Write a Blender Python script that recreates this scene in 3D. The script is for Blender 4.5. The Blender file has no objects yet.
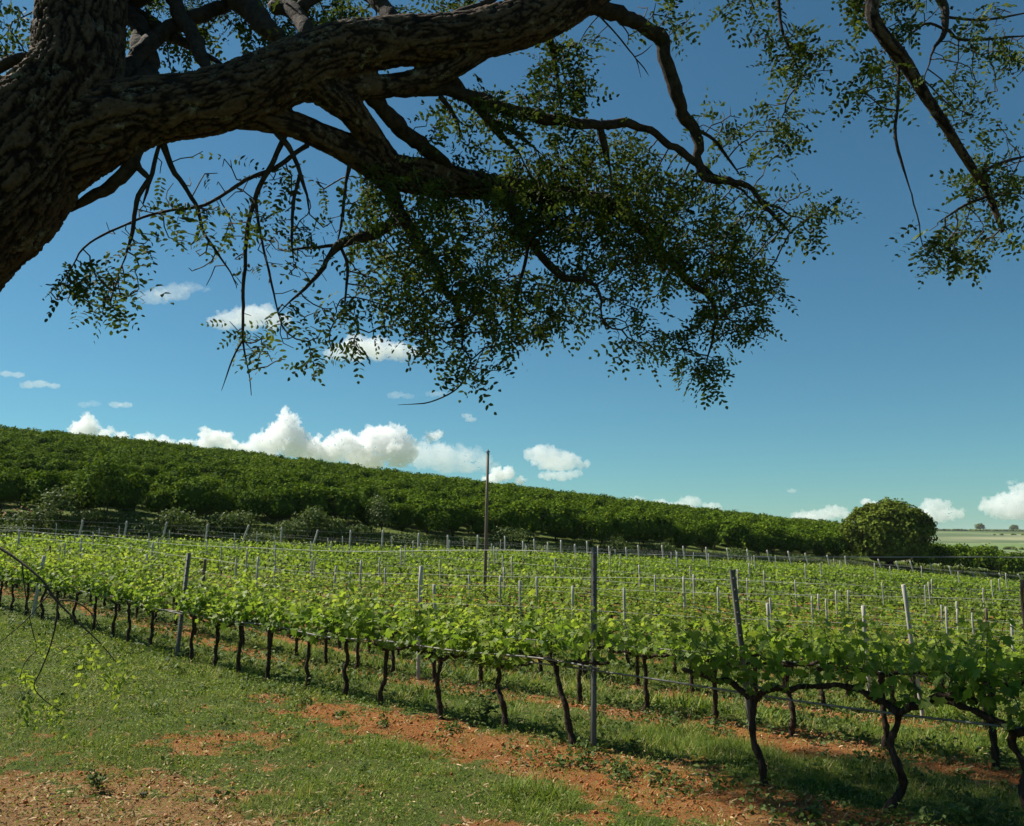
import bpy, math, random
import numpy as np
from mathutils import Vector, Matrix, kdtree

R = math.radians
rng = np.random.default_rng(7)
random.seed(7)
scene = bpy.context.scene
col = scene.collection

# ------------------------------------------------------------------ camera, sky, sun, exposure
EYE = np.array([0.0, 0.0, 1.8]); PITCH = R(8.1); F = 887.0
cam = bpy.data.objects.new('camera', bpy.data.cameras.new('camera'))
col.objects.link(cam)
cam.location = EYE; cam.rotation_euler = (R(90) + PITCH, 0, 0)
cam.data.sensor_width = 36; cam.data.lens = F / 1024 * 36
cam.data.clip_start = 0.05; cam.data.clip_end = 40000
scene.camera = cam

SUN_EL, SUN_AZ = 48.0, -63.0          # azimuth clockwise from +Y (straight ahead); the sun stands left
sd = np.array([math.sin(R(SUN_AZ)) * math.cos(R(SUN_EL)), math.cos(R(SUN_AZ)) * math.cos(R(SUN_EL)), math.sin(R(SUN_EL))])
w = bpy.data.worlds.new('World'); scene.world = w; w.use_nodes = True
nt = w.node_tree; nt.nodes.clear()
sky = nt.nodes.new('ShaderNodeTexSky'); sky.sky_type = 'NISHITA'; sky.sun_disc = False
sky.sun_elevation = R(SUN_EL); sky.sun_rotation = R(SUN_AZ)
sky.air_density = 1.0; sky.dust_density = 0.3; sky.ozone_density = 5.0; sky.altitude = 600
tint = nt.nodes.new('ShaderNodeMix'); tint.data_type = 'RGBA'; tint.blend_type = 'MULTIPLY'
tint.inputs['Factor'].default_value = 1.0; tint.inputs['B'].default_value = (0.50, 0.82, 0.77, 1)
bg = nt.nodes.new('ShaderNodeBackground'); bg.inputs['Strength'].default_value = 0.064
wo = nt.nodes.new('ShaderNodeOutputWorld')
nt.links.new(sky.outputs[0], tint.inputs['A']); hs = nt.nodes.new('ShaderNodeHueSaturation'); hs.inputs['Saturation'].default_value = 1.0
nt.links.new(tint.outputs['Result'], hs.inputs['Color']); nt.links.new(hs.outputs[0], bg.inputs['Color'])
nt.links.new(bg.outputs[0], wo.inputs['Surface'])
sl = bpy.data.lights.new('sun', 'SUN'); sl.energy = 5.0; sl.angle = R(0.5); sl.color = (1.0, 0.945, 0.84)
so = bpy.data.objects.new('sun', sl); col.objects.link(so)
so.rotation_euler = Vector(sd).to_track_quat('Z', 'Y').to_euler()
vs = scene.view_settings
vs.view_transform = 'Standard'; vs.look = 'None'; vs.gamma = 1; vs.exposure = 0.75; vs.use_curve_mapping = False
cy = scene.cycles
cy.max_bounces = 24; cy.diffuse_bounces = 3; cy.glossy_bounces = 2; cy.transmission_bounces = 6
cy.transparent_max_bounces = 8; cy.volume_bounces = 10
cy.use_denoising = True

# ------------------------------------------------------------------ helpers
CP, SP = math.cos(PITCH), math.sin(PITCH)
def at(px, py, Y):
    """the point seen at a pixel, Y metres ahead of the camera"""
    xr = (px - 512) / F; yr = (413 - py) / F
    d = np.array([xr, CP - yr * SP, SP + yr * CP])
    return EYE + d * (Y / d[1])

def smooth(a, b, x):
    t = np.clip((x - a) / (b - a), 0, 1); return t * t * (3 - 2 * t)

_perm = np.random.default_rng(3).permutation(512).astype(np.int64)
_perm = np.concatenate([_perm, _perm, _perm])
_grad = np.random.default_rng(4).normal(size=(512, 3)); _grad /= np.linalg.norm(_grad, axis=1)[:, None]
def noise(p):
    p = np.asarray(p, float); i = np.floor(p).astype(np.int64); f = p - i; i &= 511
    u = f * f * f * (f * (f * 6 - 15) + 10); r = 0
    for dx in (0, 1):
        for dy in (0, 1):
            for dz in (0, 1):
                h = _perm[_perm[_perm[(i[:, 0] + dx) & 511] + ((i[:, 1] + dy) & 511)] + ((i[:, 2] + dz) & 511)]
                g = _grad[h]
                d = g[:, 0] * (f[:, 0] - dx) + g[:, 1] * (f[:, 1] - dy) + g[:, 2] * (f[:, 2] - dz)
                wgt = (u[:, 0] if dx else 1 - u[:, 0]) * (u[:, 1] if dy else 1 - u[:, 1]) * (u[:, 2] if dz else 1 - u[:, 2])
                r = r + wgt * d
    return r * 1.6
def fbm(p, o=4):
    p = np.asarray(p, float); s = 0; a = 1; t = 0
    for k in range(o):
        s = s + a * noise(p * 2 ** k + 17.3 * k); t += a; a *= 0.5
    return s / t
def xy0(x, y, f, off=0.0):
    return np.stack([np.asarray(x) * f + off, np.asarray(y) * f + off * 0.7, np.zeros_like(np.asarray(x, float)) + off], -1)

class MB:
    """collects geometry for ONE mesh"""
    def __init__(s): s.v = []; s.f = []; s.n = 0; s.t = []
    def add(s, v, f, t=None):
        v = np.asarray(v, float); f = np.asarray(f, np.int64)
        s.v.append(v); s.f.append(f + s.n); s.n += len(v)
        s.t.append(np.full(len(v), 0.5) if t is None else np.broadcast_to(np.asarray(t, float), (len(v),)))
        return s
    def mesh(s, name, mat, smooth_=False):
        me = bpy.data.meshes.new(name)
        V = np.concatenate(s.v).astype(np.float32)
        idx = np.concatenate([f.ravel() for f in s.f]).astype(np.int32)
        tot = np.concatenate([np.full(len(f), f.shape[1]) for f in s.f]).astype(np.int32)
        st = np.concatenate([[0], np.cumsum(tot)[:-1]]).astype(np.int32)
        me.vertices.add(len(V)); me.vertices.foreach_set('co', V.ravel())
        me.loops.add(len(idx)); me.loops.foreach_set('vertex_index', idx)
        me.polygons.add(len(tot)); me.polygons.foreach_set('loop_start', st)
        me.update(calc_edges=True)
        a = me.attributes.new('tint', 'FLOAT', 'POINT'); a.data.foreach_set('value', np.concatenate(s.t).astype(np.float32))
        if smooth_: me.polygons.foreach_set('use_smooth', np.ones(len(tot), bool))
        me.materials.append(mat)
        return me
    def build(s, name, mat, parent=None, smooth_=False):
        o = bpy.data.objects.new(name, s.mesh(name, mat, smooth_)); col.objects.link(o)
        if parent: o.parent = parent
        return o

def tag(o, label=None, cat=None, group=None, kind=None):
    if label: o['label'] = label
    if cat: o['category'] = cat
    if group: o['group'] = group
    if kind: o['kind'] = kind
    return o
def empty(name, loc, rz=0):
    o = bpy.data.objects.new(name, None); col.objects.link(o); o.location = [float(c) for c in loc]; o.rotation_euler = (0, 0, rz)
    o.empty_display_size = 0.2
    return o
kids = {}
def copy_tree(o, parent=None):
    c = o.copy(); col.objects.link(c)
    if parent: c.parent = parent
    for ch in kids.get(o.name, []): copy_tree(ch, c)
    return c

def spline(pts, step):
    """Catmull-Rom through pts (n,k)"""
    p = np.asarray(pts, float)
    if len(p) == 2:
        n = max(2, int(np.linalg.norm(p[1, :3] - p[0, :3]) / step) + 1)
        return p[0] + (p[1] - p[0]) * np.linspace(0, 1, n)[:, None]
    q = np.vstack([2 * p[0] - p[1], p, 2 * p[-1] - p[-2]]); out = []
    for i in range(1, len(q) - 2):
        n = max(2, int(np.linalg.norm(q[i + 1, :3] - q[i, :3]) / step) + 1)
        t = np.linspace(0, 1, n, endpoint=False)[:, None]
        a, b, c, d = q[i - 1], q[i], q[i + 1], q[i + 2]
        out.append(0.5 * (2 * b + (c - a) * t + (2 * a - 5 * b + 4 * c - d) * t * t + (3 * b - a - 3 * c + d) * t ** 3))
    out.append(p[-1:]); return np.vstack(out)

def frames(P):
    T = np.gradient(P, axis=0); T /= np.linalg.norm(T, axis=1)[:, None] + 1e-9
    a = np.array([0, 0, 1.0]) if abs(T[0, 2]) < 0.9 else np.array([1.0, 0, 0])
    N = np.cross(T[0], a); N /= np.linalg.norm(N); NN = [N]
    for t in T[1:]:
        N = N - t * N.dot(t); N /= np.linalg.norm(N) + 1e-9; NN.append(N)
    NN = np.array(NN); return T, NN, np.cross(T, NN)

def tube(P, r, k=6, cap=True, wob=0.0):
    P = np.asarray(P, float); n = len(P); r = np.broadcast_to(np.asarray(r, float), (n,))
    T, N, B = frames(P); th = np.arange(k) / k * 2 * math.pi
    rad = r[:, None] * (1 + (wob * rng.normal(size=(n, k)) if wob else 0))
    V = P[:, None, :] + rad[..., None] * (np.cos(th)[None, :, None] * N[:, None, :] + np.sin(th)[None, :, None] * B[:, None, :])
    V = V.reshape(-1, 3); i = np.arange(n - 1)[:, None] * k; j = np.arange(k)[None, :]; j2 = (j + 1) % k
    Fq = np.stack([i + j, i + j2, i + k + j2, i + k + j], -1).reshape(-1, 4)
    if cap:
        V = np.vstack([V, P[0], P[-1]]); c0, c1 = n * k, n * k + 1
        jj = np.arange(k); jn = (jj + 1) % k
        tri = np.vstack([np.stack([np.full(k, c0), jn, jj], -1), np.stack([np.full(k, c1), (n - 1) * k + jj, (n - 1) * k + jn], -1)])
        return V, Fq, tri
    return V, Fq, None
def add_tube(mb, P, r, k=6, cap=True, wob=0.0, t=None):
    V, q, tri = tube(P, r, k, cap, wob)
    base = mb.n; mb.add(V, q, t)
    if tri is not None: mb.f.append(tri + base)

def rand_unit(n, r=rng):
    v = r.normal(size=(n, 3)); return v / np.linalg.norm(v, axis=1)[:, None]
def frame_from(nrm, up):
    """rotation matrices with columns x, y(along up, made square to nrm), z = nrm"""
    z = nrm / (np.linalg.norm(nrm, axis=1)[:, None] + 1e-9)
    y = up - z * np.sum(up * z, 1)[:, None]; y /= np.linalg.norm(y, axis=1)[:, None] + 1e-9
    return np.stack([np.cross(y, z), y, z], -1)
def scatter(mb, tv, tf, Rm, loc, sc, t):
    """many copies of a small template in one mesh (leaves of one crown)"""
    n = len(loc); k = len(tv); sc = np.broadcast_to(np.asarray(sc, float), (n,))
    V = np.einsum('nij,kj->nki', Rm, tv) * sc[:, None, None] + loc[:, None, :]
    Fq = (np.asarray(tf)[None] + (np.arange(n) * k)[:, None, None]).reshape(-1, np.asarray(tf).shape[1])
    mb.add(V.reshape(-1, 3), Fq, np.repeat(np.broadcast_to(np.asarray(t, float), (n,)), k))

# ------------------------------------------------------------------ terrain shape
L0 = np.array([-33.0, 57.5]); LD = np.array([0.899, 0.439]); LD /= np.linalg.norm(LD); LN = np.array([-LD[1], LD[0]])
CREST = 95.0
def hit_line(px, off):
    u = (px - 512) / F; o = L0 + LN * off
    s = (u * o[1] - o[0]) / (LD[0] - u * LD[1]); p = o + LD * s
    return s, p
def fit(tab, off, drop=0.0):
    S, Z = [], []
    for px, yy in tab:
        s, p = hit_line(px, off); S.append(s); Z.append(at(px, yy, p[1])[2] - drop)
    return np.array(S), np.array(Z)
FRONT = fit([(-150, 500), (0, 513), (150, 521), (300, 529), (512, 541), (700, 553), (850, 562), (980, 574), (1100, 584)], 0)
CR = fit([(-200, 408), (0, 431), (100, 440), (230, 453), (340, 468), (480, 486), (560, 496), (700, 513), (784, 525), (850, 533), (900, 536)], CREST, 2.2)
EDGE = [(-300, 541), (0, 545), (83, 546), (250, 551), (512, 559), (700, 567), (845, 573), (1018, 588), (1200, 600)]
EU = np.array([(px - 512) / F for px, _ in EDGE])
EY = np.array([hit_line(px, -5.5)[1][1] for px, _ in EDGE])
EZ = np.array([at(px, yy, Y)[2] for (px, yy), Y in zip(EDGE, EY)])
def height(x, y, rough=True):
    x = np.asarray(x, float); y = np.asarray(y, float)
    u = x / np.maximum(y, 0.5); u = np.where(y < 0.5, np.sign(x) * 0.5, u)
    ye = np.interp(u, EU, EY); ze = np.interp(u, EU, EZ)
    t = np.clip((y - 7.5) / (ye - 7.5), 0, 1)
    z = ze * t ** 1.15
    z = z - (0.32 + 0.55 * smooth(0.1, 0.5, u)) * smooth(8.5, 18, y) * (1 - smooth(26, 52, y)) * smooth(-0.5, -0.15, u)
    s = (x - L0[0]) * LD[0] + (y - L0[1]) * LD[1]; d = (x - L0[0]) * LN[0] + (y - L0[1]) * LN[1]
    fr = np.interp(s, *FRONT); cr = np.interp(s, *CR)
    q = np.clip(d / CREST, 0, 1)
    hill = fr + (cr - fr) * (1 - (1 - q) ** 1.2)
    hill = np.where(d > CREST, np.maximum(cr - 0.07 * (d - CREST), -7), hill)
    z = z + (hill - z) * smooth(-5.0, -0.5, d)
    uu = x / np.maximum(y, 1.0)
    wv = smooth(0.39, 0.45, uu) * smooth(4, 22, d)
    valley = np.maximum(fr - 0.06 * d, -9) + 5.0 * smooth(250, 700, y) + 16.0 * smooth(650, 1500, y) + 4 * np.sin(x / 310.0) * smooth(500, 900, y)
    z = z + (valley - z) * wv
    far = smooth(330, 600, np.hypot(x, y)) * (1 - wv)
    z = z + (-6 - z) * far
    if rough:
        r = np.hypot(x, y); nr = 1 - smooth(40, 120, r)
        z = z + nr * (0.035 * fbm(xy0(x, y, 0.9, 3.1), 3).reshape(x.shape) if x.ndim == 1 else 0)
    return z
def hz(x, y): return float(height(np.array([x]), np.array([y]))[0])

# vine rows: straight lines running away to the left at 45 degrees
RT = np.array([-907.0, F]); RT /= np.linalg.norm(RT)          # along a row, away
ROW0, ROWSTEP = 8.87, 2.57                                       # X + 1.0226 Y = const
def row_at(k, px):
    u = (px - 512) / F; Y = (ROW0 + ROWSTEP * k) / (1.0226 + u); return np.array([u * Y, Y])
def row_k(x, y): return (x + 1.0226 * y - ROW0) / ROWSTEP

def dry_mask(x, y):
    return np.clip(np.maximum(smooth(0.8, 0.15, np.hypot((x + 3.2) / 5.0, (y - 5.4) / 4.2)), 0.35 * smooth(-0.1, 0.4, fbm(xy0(x, y, 0.8, 14.0), 3))), 0, 1)
def soil_mask(x, y):
    """bare red earth: along the vine rows and where the lawn is worn"""
    k = row_k(x, y)
    n1 = fbm(xy0(x, y, 0.55, 5.0), 4); n2 = fbm(xy0(x, y, 2.3, 9.0), 3)
    along = x * RT[0] + y * RT[1]
    strip = np.exp(-((k + 0.26) / 0.40) ** 2) * smooth(12.5, 5.5, along) * 0.98        # front strip, strongest at the right
    kk = k - np.round(k); strip2 = np.exp(-((kk + 0.08) / 0.34) ** 2) * (k > 0.3) * 0.80
    worn = np.exp(-(((x + 3.2) / 2.7) ** 2 + ((y - 5.6) / 2.3) ** 2)) * 1.0
    worn = np.maximum(worn, 0.75 * np.exp(-(((x + 0.05) / 0.9) ** 2 + ((y - 5.95) / 0.45) ** 2)))
    worn = np.maximum(worn, 0.62 * np.exp(-(((x + 5.0) / 2.2) ** 2 + ((y - 8.2) / 1.6) ** 2)))
    worn = np.maximum(worn, 0.62 * np.exp(-(((x + 2.6) / 1.7) ** 2 + ((y - 8.3) / 0.8) ** 2)))
    m = np.maximum(np.maximum(strip, strip2), worn) * (1 - smooth(34, 46, y))
    n3 = fbm(xy0(x, y, 6.0, 2.0), 3); n4 = fbm(xy0(x, y, 15.0, 6.0), 2)
    return np.clip(smooth(0.34, 0.76, m + 0.50 * n1 + 0.55 * n2 + 0.42 * n3 + 0.30 * n4), 0, 1)

# ------------------------------------------------------------------ materials
def newmat(name):
    m = bpy.data.materials.new(name); m.use_nodes = True; n = m.node_tree; n.nodes.clear()
    out = n.nodes.new('ShaderNodeOutputMaterial'); return m, n, out
def nd(n, kind, **kw):
    x = n.nodes.new(kind)
    for k, v in kw.items(): setattr(x, k, v)
    return x
def ramp(n, fac, stops):
    r = nd(n, 'ShaderNodeValToRGB'); e = r.color_ramp.elements
    while len(e) < len(stops): e.new(0.5)
    for el, (p, c) in zip(e, stops): el.position = p; el.color = (*c, 1)
    if fac is not None: n.links.new(fac, r.inputs[0])
    return r.outputs[0]
def tex(n, scale, detail=4, rough=0.6, coord='Object', stretch=None):
    tc = nd(n, 'ShaderNodeTexCoord'); src = tc.outputs[coord]
    if stretch:
        mp = nd(n, 'ShaderNodeMapping'); mp.inputs['Scale'].default_value = stretch; n.links.new(src, mp.inputs[0]); src = mp.outputs[0]
    t = nd(n, 'ShaderNodeTexNoise'); t.inputs['Scale'].default_value = scale; t.inputs['Detail'].default_value = detail; t.inputs['Roughness'].default_value = rough
    n.links.new(src, t.inputs['Vector']); return t.outputs['Fac']
def mixc(n, fac, a, b, mode='MIX'):
    m = nd(n, 'ShaderNodeMix', data_type='RGBA', blend_type=mode)
    for sock, v in ((m.inputs['Factor'], fac), (m.inputs['A'], a), (m.inputs['B'], b)):
        if isinstance(v, (int, float)): sock.default_value = v
        elif isinstance(v, tuple): sock.default_value = (*v, 1)
        else: n.links.new(v, sock)
    return m.outputs['Result']
def attr(n, name):
    a = nd(n, 'ShaderNodeAttribute'); a.attribute_name = name; return a
def mathn(n, op, a, b=0.0):
    m = nd(n, 'ShaderNodeMath', operation=op)
    for s, v in zip(m.inputs, (a, b)):
        if isinstance(v, (int, float)): s.default_value = v
        else: n.links.new(v, s)
    return m.outputs[0]

def leaf_mat(name, stops, trans=0.35, rough=0.45, tcol=(1.0, 1.0, 0.5), spec=0.35):
    m, n, out = newmat(name)
    a = attr(n, 'tint'); oi = nd(n, 'ShaderNodeObjectInfo'); c = ramp(n, mathn(n, 'ADD', a.outputs['Fac'], mathn(n, 'MULTIPLY', mathn(n, 'SUBTRACT', oi.outputs['Random'], 0.5), 0.16)), stops)
    p = nd(n, 'ShaderNodeBsdfPrincipled'); p.inputs['Roughness'].default_value = rough
    p.inputs['Specular IOR Level'].default_value = spec
    n.links.new(c, p.inputs['Base Color'])
    t = nd(n, 'ShaderNodeBsdfTranslucent'); n.links.new(mixc(n, 1.0, c, tcol, 'MULTIPLY'), t.inputs['Color'])
    mx = nd(n, 'ShaderNodeMixShader'); mx.inputs[0].default_value = trans
    n.links.new(p.outputs[0], mx.inputs[1]); n.links.new(t.outputs[0], mx.inputs[2]); n.links.new(mx.outputs[0], out.inputs['Surface'])
    return m
def rough_mat(name, a, b, scale, rough=0.85, bump=0.4, stretch=None, spec=0.25, bdist=0.02):
    m, n, out = newmat(name)
    f = tex(n, scale, 6, 0.65, stretch=stretch)
    p = nd(n, 'ShaderNodeBsdfPrincipled'); p.inputs['Roughness'].default_value = rough; p.inputs['Specular IOR Level'].default_value = spec
    n.links.new(ramp(n, f, [(0.32, a), (0.7, b)]), p.inputs['Base Color'])
    bp = nd(n, 'ShaderNodeBump'); bp.inputs['Strength'].default_value = bump; bp.inputs['Distance'].default_value = bdist
    n.links.new(f, bp.inputs['Height']); n.links.new(bp.outputs[0], p.inputs['Normal']); n.links.new(p.outputs[0], out.inputs['Surface'])
    return m

M = {}
M['vine_leaf'] = leaf_mat('vine_leaf', [(0.0, (0.09, 0.17, 0.022)), (0.5, (0.22, 0.31, 0.040)), (1.0, (0.40, 0.45, 0.08))], 0.58, 0.5, (1.0, 1.0, 0.6), 0.2)
M['tree_leaf'] = leaf_mat('tree_leaf', [(0.0, (0.028, 0.045, 0.011)), (0.5, (0.075, 0.105, 0.026)), (1.0, (0.22, 0.26, 0.055))], 0.34, 0.7, (1, 1, .5), 0.08)
M['young_leaf'] = leaf_mat('young_leaf', [(0.0, (0.16, 0.25, 0.035)), (1.0, (0.36, 0.43, 0.07))], 0.55, 0.6, (1, 1, .5), 0.1)
M['coffee_leaf'] = leaf_mat('coffee_leaf', [(0.0, (0.018, 0.038, 0.004)), (0.5, (0.072, 0.132, 0.009)), (1.0, (0.19, 0.25, 0.02))], 0.22, 0.8, (1.0, 1.0, 0.4), 0.03)
M['mango_leaf'] = leaf_mat('mango_leaf', [(0.0, (0.03, 0.05, 0.008)), (0.5, (0.11, 0.145, 0.02)), (1.0, (0.19, 0.24, 0.035))], 0.25, 0.8, (1, 1, .5), 0.03)
M['weed_leaf'] = leaf_mat('weed_leaf', [(0.0, (0.045, 0.08, 0.022)), (0.5, (0.10, 0.145, 0.035)), (1.0, (0.19, 0.22, 0.07))], 0.3, 0.6, (1, 1, .5), 0.12)
M['grass'] = leaf_mat('grass', [(0.0, (0.065, 0.105, 0.014)), (0.45, (0.155, 0.235, 0.032)), (0.75, (0.27, 0.32, 0.06)), (1.0, (0.50, 0.41, 0.20))], 0.35, 0.6, (1, 1, .5), 0.15)
M['flower'] = leaf_mat('flower', [(0.0, (0.35, 0.08, 0.03)), (1.0, (0.55, 0.16, 0.07))], 0.3, 0.6, (1, 1, 1))
M['straw'] = leaf_mat('straw', [(0.0, (0.09, 0.05, 0.025)), (0.45, (0.28, 0.175, 0.08)), (1.0, (0.55, 0.42, 0.24))], 0.1, 0.8, (1, 1, 1), 0.1)
M['vine_bark'] = rough_mat('vine_bark', (0.012, 0.008, 0.006), (0.075, 0.05, 0.035), 45, 0.9, 0.9, (1, 1, 0.25), 0.15)
M['twig'] = rough_mat('twig', (0.03, 0.022, 0.016), (0.10, 0.07, 0.05), 30, 0.85, 0.4)
M['branch'] = rough_mat('branch', (0.012, 0.008, 0.006), (0.062, 0.043, 0.030), 22, 0.9, 0.8)
M['shoot'] = rough_mat('shoot', (0.06, 0.09, 0.025), (0.12, 0.14, 0.04), 20, 0.6, 0.1)
M['post_wood'] = rough_mat('post_wood', (0.27, 0.25, 0.21), (0.58, 0.54, 0.47), 14, 0.85, 0.4, (1, 1, 0.12))
M['post_dark'] = rough_mat('post_dark', (0.045, 0.042, 0.038), (0.17, 0.16, 0.145), 10, 0.6, 0.25, (1, 1, 0.2), 0.4)
M['post_brown'] = rough_mat('post_brown', (0.06, 0.04, 0.028), (0.20, 0.14, 0.10), 12, 0.85, 0.4, (1, 1, 0.15))
M['pole_wood'] = rough_mat('pole_wood', (0.10, 0.075, 0.055), (0.25, 0.20, 0.15), 10, 0.85, 0.4, (1, 1, 0.08))
M['wire'] = rough_mat('wire', (0.30, 0.30, 0.28), (0.48, 0.48, 0.45), 8, 0.45, 0.0, None, 0.5)
M['hose'] = rough_mat('hose', (0.10, 0.095, 0.085), (0.30, 0.285, 0.25), 6, 0.6, 0.1)
M['orange'] = rough_mat('orange', (0.75, 0.22, 0.02), (0.9, 0.34, 0.03), 5, 0.7, 0.1)
M['clod'] = rough_mat('clod', (0.22, 0.07, 0.02), (0.48, 0.19, 0.06), 9, 0.95, 0.4)
M['stone'] = rough_mat('stone', (0.03, 0.022, 0.018), (0.10, 0.07, 0.055), 20, 0.9, 0.5)

def ground_mat():
    m, n, out = newmat('ground')
    s = attr(n, 'soil').outputs['Fac']; far = attr(n, 'far').outputs['Fac']
    big = tex(n, 0.35, 5); mid = tex(n, 3.0, 6, 0.7); fine = tex(n, 38, 6, 0.75); grit = tex(n, 120, 4, 0.7)
    g1 = ramp(n, mid, [(0.3, (0.06, 0.095, 0.018)), (0.5, (0.11, 0.155, 0.032)), (0.72, (0.18, 0.165, 0.06))])
    g = mixc(n, 0.7, g1, ramp(n, fine, [(0.3, (0.35, 0.35, 0.33)), (0.7, (1.45, 1.4, 1.25))]), 'MULTIPLY')
    s1 = ramp(n, mid, [(0.3, (0.22, 0.064, 0.014)), (0.5, (0.44, 0.145, 0.030)), (0.72, (0.52, 0.24, 0.08))])
    dry = attr(n, 'dry').outputs['Fac']; s1 = mixc(n, mathn(n, 'MULTIPLY', dry, 0.75), s1, ramp(n, mid, [(0.3, (0.20, 0.115, 0.045)), (0.5, (0.37, 0.235, 0.10)), (0.72, (0.47, 0.33, 0.165))]))
    s2 = mixc(n, mathn(n, 'MULTIPLY', ramp(n, fine, [(0.44, (0, 0, 0)), (0.60, (1, 1, 1))]), 0.6), s1, (0.46, 0.30, 0.15))
    sc = mixc(n, 0.7, s2, ramp(n, grit, [(0.34, (0.22, 0.20, 0.19)), (0.66, (1.35, 1.35, 1.35))]), 'MULTIPLY')
    edge = mathn(n, 'ADD', s, mathn(n, 'MULTIPLY', mathn(n, 'SUBTRACT', fine, 0.5), 1.7))
    e = ramp(n, edge, [(0.38, (0, 0, 0)), (0.6, (1, 1, 1))])
    c = mixc(n, e, g, sc)
    fc = ramp(n, far, [(0.0, (0.07, 0.10, 0.03)), (0.3, (0.12, 0.18, 0.06)), (0.55, (0.17, 0.22, 0.09)), (0.8, (0.24, 0.24, 0.13)), (1.0, (0.08, 0.12, 0.05))])
    isf = attr(n, 'isfar').outputs['Fac']
    c = mixc(n, isf, c, fc)
    p = nd(n, 'ShaderNodeBsdfPrincipled'); p.inputs['Roughness'].default_value = 0.95; p.inputs['Specular IOR Level'].default_value = 0.1
    n.links.new(c, p.inputs['Base Color'])
    b = nd(n, 'ShaderNodeBump'); b.inputs['Strength'].default_value = 1.0; b.inputs['Distance'].default_value = 0.06
    n.links.new(mathn(n, 'ADD', fine, mathn(n, 'MULTIPLY', grit, 0.4)), b.inputs['Height']); n.links.new(b.outputs[0], p.inputs['Normal'])
    n.links.new(p.outputs[0], out.inputs['Surface'])
    return m
M['ground'] = ground_mat()

def bark_mat():
    m, n, out = newmat('tree_bark')
    cav = attr(n, 'tint').outputs['Fac']
    f = tex(n, 26, 7, 0.7); g = tex(n, 9, 5)
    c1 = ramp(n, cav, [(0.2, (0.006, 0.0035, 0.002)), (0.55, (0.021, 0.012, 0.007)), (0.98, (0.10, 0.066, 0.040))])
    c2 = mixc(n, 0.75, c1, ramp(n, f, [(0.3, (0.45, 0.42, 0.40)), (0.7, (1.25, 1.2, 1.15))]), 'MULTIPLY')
    fleck = mathn(n, 'MULTIPLY', ramp(n, g, [(0.52, (0, 0, 0)), (0.66, (1, 1, 1))]), ramp(n, f, [(0.5, (0, 0, 0)), (0.62, (1, 1, 1))]))  # noise-picked flecks, paler than the bark
    c = mixc(n, mathn(n, 'MULTIPLY', fleck, 0.8), c2, (0.24, 0.24, 0.18))
    p = nd(n, 'ShaderNodeBsdfPrincipled'); p.inputs['Roughness'].default_value = 0.9; p.inputs['Specular IOR Level'].default_value = 0.2
    n.links.new(c, p.inputs['Base Color'])
    b = nd(n, 'ShaderNodeBump'); b.inputs['Strength'].default_value = 0.9; b.inputs['Distance'].default_value = 0.015
    n.links.new(f, b.inputs['Height']); n.links.new(b.outputs[0], p.inputs['Normal']); n.links.new(p.outputs[0], out.inputs['Surface'])
    return m
M['bark'] = bark_mat()

def cloud_mat(name, dens):
    m, n, out = newmat(name)
    v = nd(n, 'ShaderNodeVolumeScatter'); v.inputs['Color'].default_value = (0.985, 0.988, 0.992, 1)
    v.inputs['Density'].default_value = dens; v.inputs['Anisotropy'].default_value = 0.0
    n.links.new(v.outputs[0], out.inputs['Volume']); return m

# ------------------------------------------------------------------ ground sheet
def build_ground():
    ang = np.concatenate([np.arange(-180, -48, 4.0), np.arange(-48, 48, 0.27), np.arange(48, 180, 4.0)]); ang = np.radians(ang)
    r = [0.4]
    while r[-1] < 9000: r.append(r[-1] * (1.06 if r[-1] < 3.5 else 1.0075 if r[-1] < 30 else 1.018 if r[-1] < 2500 else 1.08))
    r = np.array(r); A, B = np.meshgrid(ang, r); x = (np.sin(A) * B).ravel(); y = (np.cos(A) * B).ravel()
    z = height(x, y); s = np.zeros_like(x); near = np.hypot(x, y) < 70
    s[near] = soil_mask(x[near], y[near])
    z[near] += 0.02 * fbm(xy0(x[near], y[near], 4.0, 1.0), 3) * (0.4 + s[near]) - 0.012 * s[near]
    far = 0.5 + 0.75 * fbm(np.stack([x / 260, y / 420, 0 * x], -1), 3); far += 0.32 * np.sign(np.sin(x / 170 + y / 400)) * np.sign(np.sin(y / 230))
    isf = smooth(130, 260, np.hypot(x, y)); dr = np.zeros_like(x); dr[near] = dry_mask(x[near], y[near])
    mb = MB(); nA, nB = len(ang), len(r)
    i = np.arange(nB - 1)[:, None] * nA; j = np.arange(nA)[None, :]; j2 = (j + 1) % nA
    mb.add(np.stack([x, y, z], -1), np.stack([i + j, i + j2, i + nA + j2, i + nA + j], -1).reshape(-1, 4)[:, ::-1])
    c = mb.n; mb.add(np.array([[0, 0, 0.0]]), np.zeros((0, 4), int)); jj = np.arange(nA)
    mb.f.append(np.stack([np.full(nA, c), (jj + 1) % nA, jj], -1))
    o = mb.build('ground', M['ground'], smooth_=True)
    for nm, val in (('soil', s), ('dry', dr), ('far', np.clip(far, 0, 1)), ('isfar', isf)):
        a = o.data.attributes.new(nm, 'FLOAT', 'POINT'); a.data.foreach_set('value', np.append(val, 0).astype(np.float32))
    tag(o, 'grassy ground with worn patches of red earth rising to the hill', kind='structure')
build_ground()

def ico(sub):
    import bmesh
    bm = bmesh.new(); bmesh.ops.create_icosphere(bm, subdivisions=sub, radius=1.0)
    v = np.array([x.co[:] for x in bm.verts]); f = np.array([[q.index for q in p.verts] for p in bm.faces]); bm.free(); return v, f
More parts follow.
